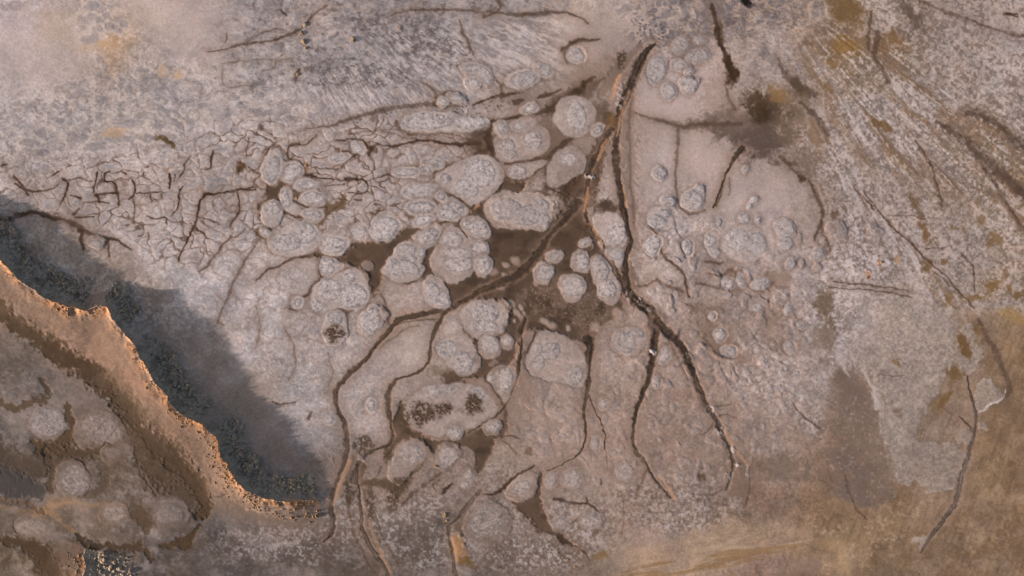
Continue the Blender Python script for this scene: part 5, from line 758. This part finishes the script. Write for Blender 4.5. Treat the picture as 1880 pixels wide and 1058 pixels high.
# ------------------------------------------------------------------ mud mounds
HG = H.copy()                                       # ground under the mounds
rough = fbm(X / 5.2, Y / 4.2, 441, 3)
CAPID = np.full((NY - 1, NX - 1), -1, np.int16)
for mi, M in enumerate(MOUNDS):
    shp, caps, ha, hc, lab = M[:5]
    rise = .62 if (caps and (poly_c := (shp[1] if isinstance(shp, tuple) else shp[0][0])) > 1185) else (.9 if not caps else .42)
    ha *= rise * .62; hc *= .66 * rise * (.45 + .6 * np.random.default_rng(mi + 7).random())
    scrub = M[5] if len(M) > 5 else []
    poly = ell(*shp[1:]) if isinstance(shp, tuple) else shp
    sl, d = poly_sdf(poly, 24, 1.25)
    d = d - (2.4 if caps and poly[0][0] < 1186 else .6)
    size = math.sqrt(max(1, (sl[0].stop - sl[0].start - 28) * (sl[1].stop - sl[1].start - 28)))
    rv = np.random.default_rng(mi + 77).random(4)
    d = d + (1.0 + 2.0 * rv[0]) * FR[sl] * (1 if size > 30 else .4)
    dd = d + .9 * N_mid[sl] + .5 * N_fine[sl]
    ins = ss(2.0, -1.6, dd)
    wcol = RGB(172, 154, 146)
    loc = C[sl][(d > 6) & (d < 18)]
    amb = loc.mean(0) if len(loc) else wcol
    # apron takes after the crust around it, mud pools excepted
    lum = float(amb.mean()); ref = np.array([float(v) for v in coarse[int(np.clip((np.mean([q[1] for q in poly]) + 400) / 10, 0, len(qy) - 1)), int(np.clip((np.mean([q[0] for q in poly]) + 400) / 10, 0, len(qx) - 1))]], f32)
    ap = ref * .7 + RGB(176, 159, 152) * .3 if lum > .38 else ref * .5 + RGB(178, 158, 149) * .5
    mix(sl, np.exp(-(np.maximum(dd - 1, 0) / 5) ** 2) * .28, RGB(112, 90, 78))
    dk = float(np.clip((.58 - lum_ref) / .16, 0, 1)) if (lum_ref := float(ref.mean())) < .58 else 0.0
    ap = ap * (1 - .75 * dk) + ref * .75 * dk
    fr = 1 + (.04 * N_mid[sl] + .05 * N_fine[sl] + .07 * FR[sl] + .04 * N_sp[sl])[..., None]
    k = (ins * (.85 if caps else .5) * (1 - .5 * dk))[..., None]
    C[sl] = C[sl] * (1 - k) + ap * fr * k
    WET[sl] *= 1 - ins
    dome = ha * (1 - np.exp(-np.maximum(-d, 0) / max(5.0, size * .14)))
    if not caps:
        dome = ha * np.clip(1 - (1 - np.clip(-d / (size * .42 + 2), 0, 1)) ** 2, 0, 1)
    H[sl] = H[sl] * (1 - ins * .7) + dome
    HG[sl] = np.where(d < 0, np.minimum(HG[sl], H[sl] - .05), HG[sl])
    oi = own(sl, d < 0, dict(kind='mound', name='mud_mound', label=lab))
    cb = np.full(d.shape, 99, f32); ci = np.full(d.shape, -1, np.int16)
    for q, cp in enumerate(caps):
        cx, cy, rx, ry = cp[:4]; rot = cp[4] if len(cp) > 4 else 0
        c, s = math.cos(RAD(rot)), math.sin(RAD(rot))
        ux = X[sl] + 1.0 * (XW - X)[sl] - cx; uy = Y[sl] + 1.0 * (YW - Y)[sl] - cy
        e = np.sqrt(((ux * c + uy * s) / rx) ** 2 + ((-ux * s + uy * c) / ry) ** 2)
        dist = (e - 1) * min(rx, ry) + .7 * N_mid[sl]
        m = dist < cb
        cb = np.where(m, dist, cb); ci = np.where(m, q, ci)
    if caps:
        inside = ss(1.2, -1.2, cb) * ins
        # speckled grey crown, paler and darker grains
        g = .6 * N_gr[sl] + .55 * N_fine[sl] + .25 * rough[sl] + .5 * N_sp[sl]
        crown = ap * (.45 + .4 * dk) + RGB(168, 158, 155) * (.55 - .4 * dk)
        cc = crown * (.95 + .09 * rv[1]) * (1 + (.07 + .11 * rv[2]) * g + .07 * FR[sl])[..., None]
        kk = (inside * .85)[..., None]; C[sl] = C[sl] * (1 - kk) + cc * kk
        mix(sl, inside * ss(.25, .9, -g) * .42 * (1 - .6 * dk), RGB(104, 98, 102))
        rim = np.exp(-((cb + .6) / 1.3) ** 2) * ins
        mix(sl, rim * .46 * (1 - .6 * dk) * ss(-.8, .3, N_mid[sl]), RGB(104, 97, 98))
        outer = np.exp(-((cb - 2.6) / 1.6) ** 2) * ins
        mix(sl, outer * .26 * (1 - .8 * dk) * ss(-.6, .5, N_fine[sl] + N_mid[sl]), RGB(190, 174, 165))
        m_ = min(c_[2] + c_[3] for c_ in caps) * .25
        H[sl] += ins * (hc * ss(1.8, -2.6, cb) + hc * .5 * np.clip(-cb / 14, 0, 1) + .005 * rough[sl] * inside)
        cs = (slice(sl[0].start, sl[0].stop - 1), slice(sl[1].start, sl[1].stop - 1))
        capm = cells(cb < 0) & (REG[cs] == oi)
        CAPID[cs] = np.where(capm, ci[:-1, :-1], CAPID[cs])
    for q, (cx, cy, rx, ry) in enumerate(scrub):
        e = np.hypot((XW[sl] - cx) / rx, (YW[sl] - cy) / ry) + .25 * N_mid[sl]
        m = ss(1.25, .5, e)
        sp = ss(.15, -.25, fbm(X[sl] / 3.4, Y[sl] / 3.4, 451, 2) - 1.1 * (m - .55))
        mix(sl, m * .55, RGB(118, 99, 88))
        mix(sl, m * sp * .8, RGB(76, 59, 48))
        H[sl] += .02 * m * N_fine[sl]
        cs = (slice(sl[0].start, sl[0].stop - 1), slice(sl[1].start, sl[1].stop - 1))
        capm = cells(e < .95) & (REG[cs] == oi) & (CAPID[cs] < 0)
        CAPID[cs] = np.where(capm, 100 + q, CAPID[cs])
# dark freckled crust outside the mounds
for (cx, cy, rx, ry) in [(668, 818, 20, 20), (742, 768, 12, 26), (712, 838, 10, 24), (640, 905, 14, 26), (735, 892, 20, 16), (720, 915, 14, 24), (680, 925, 10, 34), (1140, 110, 10, 20)]:
    R = max(rx, ry) * 1.8
    sl = window(cx - R, cx + R, cy - R, cy + R)
    e = np.hypot((XW[sl] - cx) / rx, (YW[sl] - cy) / ry) + .25 * N_mid[sl]
    m = ss(1.25, .5, e)
    mix(sl, m * ss(.15, -.25, fbm(X[sl] / 3.4, Y[sl] / 3.4, 451, 2) - .9 * (m - .55)) * .7, RGB(76, 59, 47))
mx = ss(-.5, .5, fbm(X / 26, Y / 26, 461, 2))
H += .0045 * rough * (1 - SMOOTH) * (.4 + .6 * mx)

# ------------------------------------------------------------------ the bank: smooth lit slope to the south-west, crumbling face to the north-east
CREST = [(-110, 372, 1.5), (-60, 410, 1.8), (0, 462, 1.95), (40, 512, 2.05), (80, 538, 2.1), (122, 562, 2.1), (162, 570, 2.05), (186, 564, 1.95), (204, 560, 1.9), (214, 586, 1.9), (238, 610, 2.0), (262, 644, 2.2), (284, 692, 2.25), (318, 736, 2.25), (345, 764, 2.1), (374, 776, 2.0), (394, 794, 2.0), (404, 806, 2.0), (408, 832, 2.1), (428, 862, 2.15), (452, 894, 2.1), (484, 910, 1.8), (520, 918, 1.3), (556, 920, .85), (584, 919, .3), (604, 915, .02)]
CREST2 = [(190, 960, 0), (170, 985, .02), (159, 1005, .25), (156, 1022, .6), (162, 1040, .8), (158, 1075, .9), (150, 1120, 1.0), (140, 1160, 1.0)]
HEAP = np.clip(1 - reg_ell(196, 505, 16, 60, 20) - reg_ell(182, 545, 16, 40, 30) - reg_ell(410, 750, 22, 40, 35) - reg_ell(258, 600, 16, 34, 30) - reg_ell(292, 588, 30, 40, 0), 0, 1)


def boxblur(a, r):
    for ax in (0, 1):
        p_ = np.pad(a, [(r, r) if k == ax else (0, 0) for k in (0, 1)], mode='edge')
        c_ = np.cumsum(p_, ax, dtype=np.float64)
        c_ = np.insert(c_, 0, 0, ax)
        n_ = a.shape[ax]
        a = (np.take(c_, np.arange(2 * r + 1, 2 * r + 1 + n_), ax) - np.take(c_, np.arange(0, n_), ax)) / (2 * r + 1)
    return a.astype(f32)


UB = np.full(X.shape, 99, f32); FACE = np.zeros(X.shape, f32)
for CR, back, pad, top in [(CREST, 52.0, 430, 1), (CREST2, 88.0, 150, 0)]:
    sl, d, hgt, side = line_field([(a, b, c) for a, b, c in CR], pad, 1.3, 2)
    # the line runs from north-west to south-east: its left hand side is north-east
    u = np.where(side > 0, d, -d)                   # >0 on the south-west
    for _ in range(3): hgt = boxblur(hgt, 9)
    T_ = ss(560, 250, X[sl] + .25 * (Y[sl] - 900)) if top else 1
    plat = (.75 if top else .3) * T_ * (1 if top else ss(.05, .7, hgt)) * ss(pad * .95, 60, u)
    low = np.minimum(plat, .36 * hgt); kk_ = ss(0, 90, u)
    sw = hgt * (.22 * np.clip(.5 + 1.1 * N_big[sl] + .5 * N_mid[sl], .1, 1.3) * np.exp(-np.maximum(u, 0) / 7) + .25 * ss(100, -10, u) / ss(100, -10, 0)) + low * (1 - kk_) + plat * kk_
    sw = np.where(u > 0, sw + (hgt * .36 - np.minimum(plat, .36 * hgt)) * ss(40, 0, u), sw)
    ne = hgt * (.40 * np.clip(1 + u / back, 0, 1) ** 1.5 + .60 * np.exp(np.minimum(u, 0) / 10))
    h = np.where(u > 0, sw, ne)
    h *= 1 + .05 * N_big[sl]
    h += hgt * .022 * np.exp(-np.maximum(u, 0) / 12) * ss(-8, 2, u) * (1.2 * N_mid[sl] + .8 * N_fine[sl])
    face = ss(4, -5, u + 4 * N_mid[sl]) * ss(-back * 1.05, -back * .8, u + 10 * N_mid[sl] + 8 * w1[sl]) * (hgt > .3)
    heap = HEAP[sl] if top else 1
    h += face * heap * ss(-5, -18, u) * hgt * (.12 * N_mid[sl] + .10 * N_fine[sl] + .10 * rough[sl] + .05 * N_sp[sl])
    H[sl] += np.maximum(h, 0)
    on_ = hgt > .3
    mix(sl, ss(80, 30, u + 9 * N_mid[sl]) * ss(-4, 3, u) * .5 * on_, RGB(126, 101, 84))
    mix(sl, np.exp(-(np.maximum(u, -2) / (13 + 6 * N_big[sl])) ** 2) * .75 * ss(-7, 0, u) * on_ * ss(-.7, .4, N_mid[sl] + .5 * N_fine[sl]), RGB(168, 118, 80))  # low-sun orange of the lip put into the soil colour
    mix(sl, np.exp(-((u - 5) / 9) ** 2) * on_ * ss(.3, .7, N_fine[sl] + .5 * N_mid[sl]) * .6, RGB(84, 64, 52))
    mix(sl, face * heap * .8, RGB(140, 123, 109)); mix(sl, face * heap * ss(.0, .6, -N_mid[sl] - .6 * N_fine[sl]) * .5, RGB(96, 82, 73))
    FACE[sl] = np.maximum(FACE[sl], face * heap); UB[sl] = np.where((np.abs(u) < np.abs(UB[sl])) & on_, u, UB[sl])
    own(sl, ((u < 30) & (u > -back * 1.0) & (hgt > .3)), dict(kind='bank', name='bank', label='low crumbling earth bank with an orange lit lip' if top else 'short dark crumbling earth bank at the bottom edge'))
SMOOTH = np.maximum(SMOOTH, FACE)

# ------------------------------------------------------------------ light constants: what flat open ground of albedo 1 sends to the camera
KLIT = np.array(KCAL, f32)


def to_linear(c):
    c = np.clip(c, 0.01, .98)
    return np.where(c < .04045, c / 12.92, ((c + .055) / 1.055) ** 2.4)


C = C0 + 1.13 * (C - C0)
C *= np.array([1.035, .98, .995], f32)
ALB = np.clip(to_linear(C) / KLIT, .012, .85).astype(f32)

# ------------------------------------------------------------------ heights, normals
PXm, PYm = wx(X), wy(Y)
far_ = 1 - ss(1150, 1800, np.maximum(np.abs(X - 940), np.abs(Y - 529) * 1.3))
dzx = np.gradient(H, axis=1) / np.gradient(PXm, axis=1)
dzy = np.gradient(H, axis=0) / np.gradient(PYm, axis=0)
NRM = np.stack([-dzx, -dzy, np.ones_like(H)], -1)
NRM /= np.linalg.norm(NRM, axis=-1, keepdims=True)
NRM = NRM.astype(f32)


# ------------------------------------------------------------------ materials
def soil(name, wet=False, fine=1.0):
    m = bpy.data.materials.new(name); m.use_nodes = True
    nt = m.node_tree; N = nt.nodes; L = nt.links
    p = N['Principled BSDF']
    at = N.new('ShaderNodeAttribute'); at.attribute_name = 'soil'
    co = N.new('ShaderNodeNewGeometry')
    def noise(scale, det, rough_):
        n = N.new('ShaderNodeTexNoise'); n.inputs['Scale'].default_value = scale; n.inputs['Detail'].default_value = det; n.inputs['Roughness'].default_value = rough_
        L.new(co.outputs['Position'], n.inputs['Vector']); return n
    n1 = noise(5.5, 3, .7); n2 = noise(1.7, 4, .65)
    def rng(n, lo, hi):
        r = N.new('ShaderNodeMapRange'); r.inputs['From Min'].default_value = .25; r.inputs['From Max'].default_value = .75
        r.inputs['To Min'].default_value = lo; r.inputs['To Max'].default_value = hi; L.new(n.outputs['Fac'], r.inputs['Value']); return r
    a = rng(n1, 1 - .26 * fine, 1 + .26 * fine); b = rng(n2, 1 - .12 * fine, 1 + .12 * fine)
    mu = N.new('ShaderNodeMath'); mu.operation = 'MULTIPLY'; L.new(a.outputs[0], mu.inputs[0]); L.new(b.outputs[0], mu.inputs[1])
    vm = N.new('ShaderNodeVectorMath'); vm.operation = 'SCALE'; L.new(at.outputs['Color'], vm.inputs[0]); L.new(mu.outputs[0], vm.inputs['Scale'])
    L.new(vm.outputs[0], p.inputs['Base Color'])
    p.inputs['Roughness'].default_value = .62 if wet else .95
    p.inputs['Specular IOR Level'].default_value = .3 if wet else .15
    bp = N.new('ShaderNodeBump'); bp.inputs['Strength'].default_value = .25 if wet else .35; bp.inputs['Distance'].default_value = .012
    L.new(n1.outputs['Fac'], bp.inputs['Height']); L.new(bp.outputs[0], p.inputs['Normal'])
    return m


M_ground = soil('salt_flat_soil'); M_mound = soil('mound_crust'); M_cap = soil('speckled_cap_crust', fine=1.25)
M_wet = soil('wet_mud', wet=True, fine=.7); M_bank = soil('crumbly_earth', fine=1.3)


def tag(o, label=None, cat=None, group=None, kind=None):
    if label: o['label'] = label
    if cat: o['category'] = cat
    if group: o['group'] = group
    if kind: o['kind'] = kind
    return o


def link(o, parent=None):
    col.objects.link(o)
    if parent: o.parent = parent
    return o


def sheet(name, cell_mask, sl, z, mat, parent=None, skirt=0.0):
    """a mesh made of the grid cells in cell_mask (window sl), sharing the ground's heights, normals and colours"""
    j0, i0 = sl[0].start or 0, sl[1].start or 0
    cj, ci = np.nonzero(cell_mask)
    if len(cj) == 0: return None
    cj = cj + j0; ci = ci + i0
    q = np.stack([cj * NX + ci, (cj + 1) * NX + ci, (cj + 1) * NX + ci + 1, cj * NX + ci + 1], 1)
    vid, inv = np.unique(q, return_inverse=True)
    faces = inv.reshape(-1, 4).astype(np.int32)
    co = np.stack([PXm.ravel()[vid], PYm.ravel()[vid], z.ravel()[vid]], 1).astype(f32)
    nr = NRM.reshape(-1, 3)[vid]; cl = ALB.reshape(-1, 3)[vid]
    if skirt > 0:
        e = np.concatenate([faces[:, [0, 1]], faces[:, [1, 2]], faces[:, [2, 3]], faces[:, [3, 0]]])
        key = np.sort(e, 1); kk = key[:, 0].astype(np.int64) * len(vid) + key[:, 1]
        _, idx, cnt = np.unique(kk, return_index=True, return_counts=True)
        be = e[idx[cnt == 1]]
        n = len(co); m_ = len(be)
        top = co[be.ravel()]; bot = top.copy(); bot[:, 2] -= skirt
        sn = np.cross(top[1::2] - top[0::2], np.array([0, 0, -1.0], f32)); sn = np.repeat(sn / (np.linalg.norm(sn, axis=1, keepdims=True) + 1e-9), 2, 0)
        ar = np.arange(m_)
        sf = np.stack([n + 2 * ar + 1, n + 2 * ar, n + 2 * m_ + 2 * ar, n + 2 * m_ + 2 * ar + 1], 1).astype(np.int32)
        co = np.concatenate([co, top, bot]); nr = np.concatenate([nr, -sn, -sn]); cl = np.concatenate([cl, cl[be.ravel()], cl[be.ravel()]])
        faces = np.concatenate([faces, sf])
    off = Vector((0, 0, 0))
    if parent is not None or skirt > 0:
        off = Vector(co.mean(0).tolist()) if parent is None else parent.location
        co = co - np.array(off, f32)
    me = bpy.data.meshes.new(name)
    me.vertices.add(len(co)); me.vertices.foreach_set('co', co.ravel())
    me.loops.add(faces.size); me.loops.foreach_set('vertex_index', faces.ravel())
    me.polygons.add(len(faces)); me.polygons.foreach_set('loop_start', np.arange(0, faces.size, 4, dtype=np.int32))
    me.polygons.foreach_set('use_smooth', np.ones(len(faces), bool))
    me.update(calc_edges=True)
    at = me.attributes.new('soil', 'FLOAT_COLOR', 'POINT')
    at.data.foreach_set('color', np.concatenate([cl, np.ones((len(cl), 1), f32)], 1).astype(f32).ravel())
    me.normals_split_custom_set_from_vertices(nr.astype(f32))
    me.materials.append(mat)
    o = bpy.data.objects.new(name, me); link(o)
    if parent is not None:
        o.parent = parent
    elif skirt > 0:
        o.location = off
    return o


# which grid vertices lie strictly inside a cut out object: the ground dips under it there
own_c = REG >= 0
vin = np.zeros(X.shape, bool)
a = np.pad(REG, 1, constant_values=-1)
v00, v01, v10, v11 = a[:-1, :-1], a[:-1, 1:], a[1:, :-1], a[1:, 1:]
vin = (v00 >= 0) & (v00 == v01) & (v00 == v10) & (v00 == v11)
ZG = np.where(vin, H - .05, H).astype(f32)
g = sheet('ground', np.ones((NY - 1, NX - 1), bool), (slice(0, NY), slice(0, NX)), ZG, M_ground)
tag(g, 'pale cracked salt and mud flat seen from above', None, None, 'structure')

mounds_made = 0
for k, info in enumerate(OBJ):
    jj, ii = np.nonzero(REG == k)
    if len(jj) < 6: continue
    sl = (slice(jj.min(), jj.max() + 1), slice(ii.min(), ii.max() + 1))
    cm = REG[sl] == k; cp = CAPID[sl]
    if info['kind'] == 'mound':
        body = cm & (cp < 0)
        if body.sum() < 4: body = cm
        o = None
        if body is not cm:
            o = link(bpy.data.objects.new('mud_mound', None)); o.empty_display_size = .3
            o.location = (float(PXm[sl][:-1, :-1][cm[:PXm[sl].shape[0] - 1, :PXm[sl].shape[1] - 1]].mean()) if False else float(wx(gx[ii].mean())), float(wy(gy[jj].mean())), float(H[jj, ii].min()))
            sheet('apron', body, sl, H, M_mound, parent=o, skirt=.16)
        else:
            o = sheet('mud_mound', body, sl, H, M_mound, skirt=.16)
        tag(o, info['label'], 'mud mound', 'mud mounds scattered over the flat')
        if body is not cm:
            for q in np.unique(cp[cm & (cp >= 0)]):
                c_ = cm & (cp == q)
                if c_.sum() < 5: continue
                sheet('crust_cap' if q < 100 else 'dark_patch', c_, sl, H, M_cap, parent=o)
        mounds_made += 1
    else:
        mat = {'pool': M_wet, 'creek': M_wet, 'bank': M_bank}[info['kind']]
        o = sheet(info['name'], cm, sl, H, mat, skirt=.12)
        tag(o, info['label'], None, None, 'structure')


# ------------------------------------------------------------------ rubble on the crumbling face
def ground_z(u, v):
    fi = np.interp(u, gx, np.arange(NX)); fj = np.interp(v, gy, np.arange(NY))
    return H[np.clip(np.round(fj).astype(int), 0, NY - 1), np.clip(np.round(fi).astype(int), 0, NX - 1)]


def rock_proto(seed, sub=2):
    import bmesh
    r = np.random.default_rng(seed)
    bm = bmesh.new(); bmesh.ops.create_icosphere(bm, subdivisions=sub, radius=1)
    sc_ = np.array([1, r.uniform(.65, .9), r.uniform(.5, .75)])
    cuts = [(lambda v: v / np.linalg.norm(v))(r.normal(size=3)) for _ in range(7)]
    lim = r.uniform(.55, .85, 7)
    ph = r.uniform(0, 6, 6)
    vs = []
    for v in bm.verts:
        p = np.array(v.co)
        for n, l in zip(cuts, lim):
            t = p @ n
            if t > l: p = p - n * (t - l)
        p *= 1 + .10 * math.sin(5 * p[0] + ph[0]) * math.sin(4.3 * p[1] + ph[1]) + .07 * math.sin(9 * p[2] + ph[2] + 7 * p[0])
        vs.append(p * sc_)
    fs = [[v.index for v in f.verts] for f in bm.faces]
    bm.free()
    return np.array(vs, f32), np.array(fs, np.int32)


def earth(name, c, vary):
    m = bpy.data.materials.new(name); m.use_nodes = True
    nt = m.node_tree; N = nt.nodes; L = nt.links; p = N['Principled BSDF']
    ge = N.new('ShaderNodeNewGeometry'); nz = N.new('ShaderNodeTexNoise'); nz.inputs['Scale'].default_value = 3.2; nz.inputs['Detail'].default_value = 5
    L.new(ge.outputs['Position'], nz.inputs['Vector'])
    cr = N.new('ShaderNodeValToRGB'); cr.color_ramp.elements[0].position = .3; cr.color_ramp.elements[1].position = .72
    cr.color_ramp.elements[0].color = (*[v * (1 - vary) for v in c], 1); cr.color_ramp.elements[1].color = (*[v * (1 + vary) for v in c], 1)
    L.new(nz.outputs['Fac'], cr.inputs[0]); L.new(cr.outputs[0], p.inputs['Base Color'])
    p.inputs['Roughness'].default_value = .95; p.inputs['Specular IOR Level'].default_value = .15
    bp = N.new('ShaderNodeBump'); bp.inputs['Strength'].default_value = .5; bp.inputs['Distance'].default_value = .05
    L.new(nz.outputs['Fac'], bp.inputs['Height']); L.new(bp.outputs[0], p.inputs['Normal'])
    return m


M_rock = earth('dark_earth_clod', (.30, .25, .215), .5)
M_lip = earth('lip_earth', (.26, .165, .105), .45)  # sunlit copy of the bank earth, warm light put into its colour
M_crag = earth('sun_tinted_clod', (.30, .21, .15), .35)  # orange of the low sun mixed into the lumps' own colour
RS = np.random.default_rng(5)
protos = []
for k in range(7):
    v, f = rock_proto(40 + k)
    me = bpy.data.meshes.new('clod')
    me.from_pydata(v.tolist(), [], f.tolist()); me.update()
    me.materials.append(M_rock)
    protos.append(me)
# candidate spots: anywhere on the crumbling face, denser towards the crest
cand = []
fj, fi = np.nonzero((FACE > .35 + .3 * N_mid) & (FACE > .3) & (X > -60) & (Y < 1110))
pick = RS.choice(len(fj), 4600, replace=False)
pick = pick[(Y[fj[pick], fi[pick]] < 960) | (RS.random(4600) < .5)]
SPOT = np.stack([gx[fi[pick]], gy[fj[pick]]], 1)
rad = RS.gamma(1.3, .12, len(SPOT)) + .05
rad = np.clip(rad, .05, .62)
clump = np.clip(fbm(SPOT[:, 0] / 26, SPOT[:, 1] / 26, 471, 2) * .5 + .75, .4, 1.4)
rad = rad * clump
ub = UB[fj[pick], fi[pick]]
rad = np.minimum(rad, .10 + .016 * np.maximum(-ub - 3, 0))       # small crumbs at the crest, large clods further down
order = np.argsort(-rad)


def clump_name(u, v):
    if v > 960: return 4
    if u < 188 and v < 600: return 0
    if u < 256: return 1
    if u < 392: return 2
    return 3


GL = [('dark grey earth clod among the rubble at the bank\'s upper left end', 'clods on the upper left stretch of the bank'),
      ('grey earth clod in the small rubble heap after the bank\'s first gap', 'clods on the small heap after the first gap'),
      ('slate grey earth clod in the long middle rubble strip of the bank', 'clods on the middle stretch of the bank'),
      ('dark clod in the broad rubble fan at the bank\'s lower right end', 'clods on the lower right end of the bank'),
      ('dark clod on the separate short bank at the bottom edge', 'clods on the short bank at the bottom edge')]
for n, k in enumerate(order[:270]):
    u, v = SPOT[k]; r = rad[k]
    o = bpy.data.objects.new('clod', protos[(n * 5 + n // 7) % 7]); link(o)
    o.location = (wx(u), wy(v), float(ground_z(u, v)) + r * .12)
    o.rotation_euler = (RS.uniform(-.5, .5), RS.uniform(-.5, .5), RS.uniform(0, 6.28))
    s = float(r); o.scale = (s, s, s * RS.uniform(.7, 1.1))
    lb, gr = GL[clump_name(u, v)]
    tag(o, lb, 'clod', gr)
lip = np.nonzero((UB > -1) & (UB < 13 + 8 * N_mid + 20 * ss(760, 850, Y)) & (X > -60) & (Y < 1110) & (ss(-.6, .3, fbm(X / 40, Y / 40, 481, 2)) > .3))
pk = RS.choice(len(lip[0]), min(1100, len(lip[0])), replace=False)
LIP = np.stack([gx[lip[1][pk]], gy[lip[0][pk]]], 1); LR = np.clip(RS.gamma(1.0, .09, len(LIP)) + .03, .04, .42)
# the crumbs between them
pv = [rock_proto(90 + k, 1) for k in range(5)]
VV, FF, nb = [], [], 0
for k in order[270:]:
    u, v = SPOT[k]; r = rad[k]
    a_ = RS.uniform(0, 6.28); c_, s_ = math.cos(a_), math.sin(a_)
    b = pv[k % 5]
    p = b[0] * r
    p = np.stack([p[:, 0] * c_ - p[:, 1] * s_, p[:, 0] * s_ + p[:, 1] * c_, p[:, 2]], 1) + np.array([wx(u), wy(v), ground_z(u, v) + r * .1], f32)
    VV.append(p); FF.append(b[1] + nb); nb += len(p)
me = bpy.data.meshes.new('rubble'); me.from_pydata(np.concatenate(VV).tolist(), [], np.concatenate(FF).tolist()); me.update(); me.materials.append(M_rock)
VL, FL, nb = [], [], 0
for k in range(len(LIP)):
    u, v = LIP[k]; b = pv[k % 5]; a_ = RS.uniform(0, 6.28); c_, s_ = math.cos(a_), math.sin(a_)
    p = b[0] * LR[k]
    p = np.stack([p[:, 0] * c_ - p[:, 1] * s_, p[:, 0] * s_ + p[:, 1] * c_, p[:, 2]], 1) + np.array([wx(u), wy(v), ground_z(u, v) - LR[k] * .1], f32)
    VL.append(p); FL.append(b[1] + nb); nb += len(p)
ml = bpy.data.meshes.new('crumbs'); ml.from_pydata(np.concatenate(VL).tolist(), [], np.concatenate(FL).tolist()); ml.update(); ml.materials.append(M_lip)
tag(link(bpy.data.objects.new('crumbs', ml)), 'small orange lit crumbs along the sunny lip of the bank', 'crumbs', None, 'stuff')
o = link(bpy.data.objects.new('rubble', me)); tag(o, 'fine grey rubble covering the crumbling face of the bank', 'rubble', None, 'stuff')

# separate stones and lumps on the flat (u, v, radius m, tall, material, label)
STONES = [(560, 46, .8, .8, 0, "grey topped lump at the head of a line of orange lit lumps"), (553, 62, .75, .9, 1, "orange lit lump, second in the upper line of lumps"), (557, 77, .8, .8, 1, "largest orange lit lump in the middle of the upper line"), (562, 88, .55, .8, 1, "lowest orange lit lump of the upper line"), (648, 73, .85, .9, 1, "lone orange boulder with blue shadow on the upper crust"), (735, 52, .5, .8, 1, "small orange stone right of the lone orange boulder"), (547, 137, .6, .6, 1, "narrow upright stone below the upper line of lumps"),
          (801, 856, .65, .8, 1, "bright orange stone at the foot of the blue tipped mound"), (817, 946, .7, .7, 1, "bright orange lump beside the grey bottom creek"), (820, 956, .45, .7, 1, "smaller orange lump under the bright creek side lump"), (290, 588, .35, .9, 0, "small pale stone alone on the shaded silt"), (844, 984, .7, .5, 1, "crumbly orange lump on the bottom creek's right bank"), (850, 1000, .6, .5, 1, "lower crumbly orange lump on the bottom creek's right bank"),
          (1024, 1016, .35, .6, 1, "ochre pebble, uppermost of a loose row near the bottom"), (1034, 1024, .35, .6, 1, "ochre pebble, middle of a loose row near the bottom"), (1042, 1029, .4, .6, 1, "ochre pebble, lower end of a loose row near the bottom"), (1055, 1041, .35, .6, 1, "ochre pebble apart from the loose row, closest to the bottom"), (505, 838, .3, .8, 0, "small dark stone lying on the shaded silt, nearer the creek"), (1618, 481, .45, .7, 1, "orange lit stone on the white mottled crust"), (1592, 510, .5, .7, 1, "orange stone just above the wheel tracks"), (561, 304, .55, .6, 1, "orange crumb lump right of the forked hollow"), (545, 364, .45, .6, 1, "orange lit crumb on the left corner of a grey slab")]
for k, (u, v, r, t_, mt, lab) in enumerate(STONES):
    vv, ff = rock_proto(200 + k, 3); r *= .72
    me = bpy.data.meshes.new('stone'); me.from_pydata((vv * np.array([r, r, r * t_ * .5])).tolist(), [], ff.tolist()); me.update()
    for p in me.polygons: p.use_smooth = False
    me.materials.append(M_crag if mt else M_rock)
    o = link(bpy.data.objects.new('stone', me)); o.location = (wx(u), wy(v), float(ground_z(u, v)) + r * t_ * .05); o.rotation_euler = (0, 0, k * 1.3)
    tag(o, lab, 'stone', 'loose stones on the flat')

# ------------------------------------------------------------------ light, sky, camera
w = bpy.data.worlds.new('World'); scene.world = w; w.use_nodes = True
nt = w.node_tree; bg = nt.nodes['Background']
sky = nt.nodes.new('ShaderNodeTexSky'); sky.sky_type = 'NISHITA'; sky.sun_disc = False
sky.air_density = 1.0; sky.dust_density = 4.0; sky.ozone_density = 0.0
sky.sun_elevation = RAD(SUN_EL); sky.sun_rotation = RAD(270 - SUN_HEAD)
nt.links.new(sky.outputs[0], bg.inputs[0]); bg.inputs[1].default_value = SKY_STR
l = bpy.data.lights.new('sun', 'SUN'); l.energy = SUN_STR; l.angle = RAD(.8); l.color = SUN_COL
so = link(bpy.data.objects.new('sun', l)); so.location = (-120, -30, 60)
so.rotation_euler = Vector((math.cos(RAD(SUN_HEAD)), math.sin(RAD(SUN_HEAD)), -math.tan(RAD(SUN_EL)))).to_track_quat('-Z', 'Y').to_euler()
cam = bpy.data.cameras.new('camera'); co = link(bpy.data.objects.new('camera', cam))
co.location = (0, 0, 150); co.rotation_euler = (0, 0, 0)
cam.sensor_width = 36; cam.lens = 36 * 150 / 188.0; cam.clip_end = 8000; cam.clip_start = 1
scene.camera = co
vs = scene.view_settings
vs.view_transform = 'Standard'; vs.look = 'None'; vs.gamma = 1; vs.use_curve_mapping = False; vs.exposure = EXPO
print('mounds', mounds_made, 'time', round(time.time() - T0, 1))
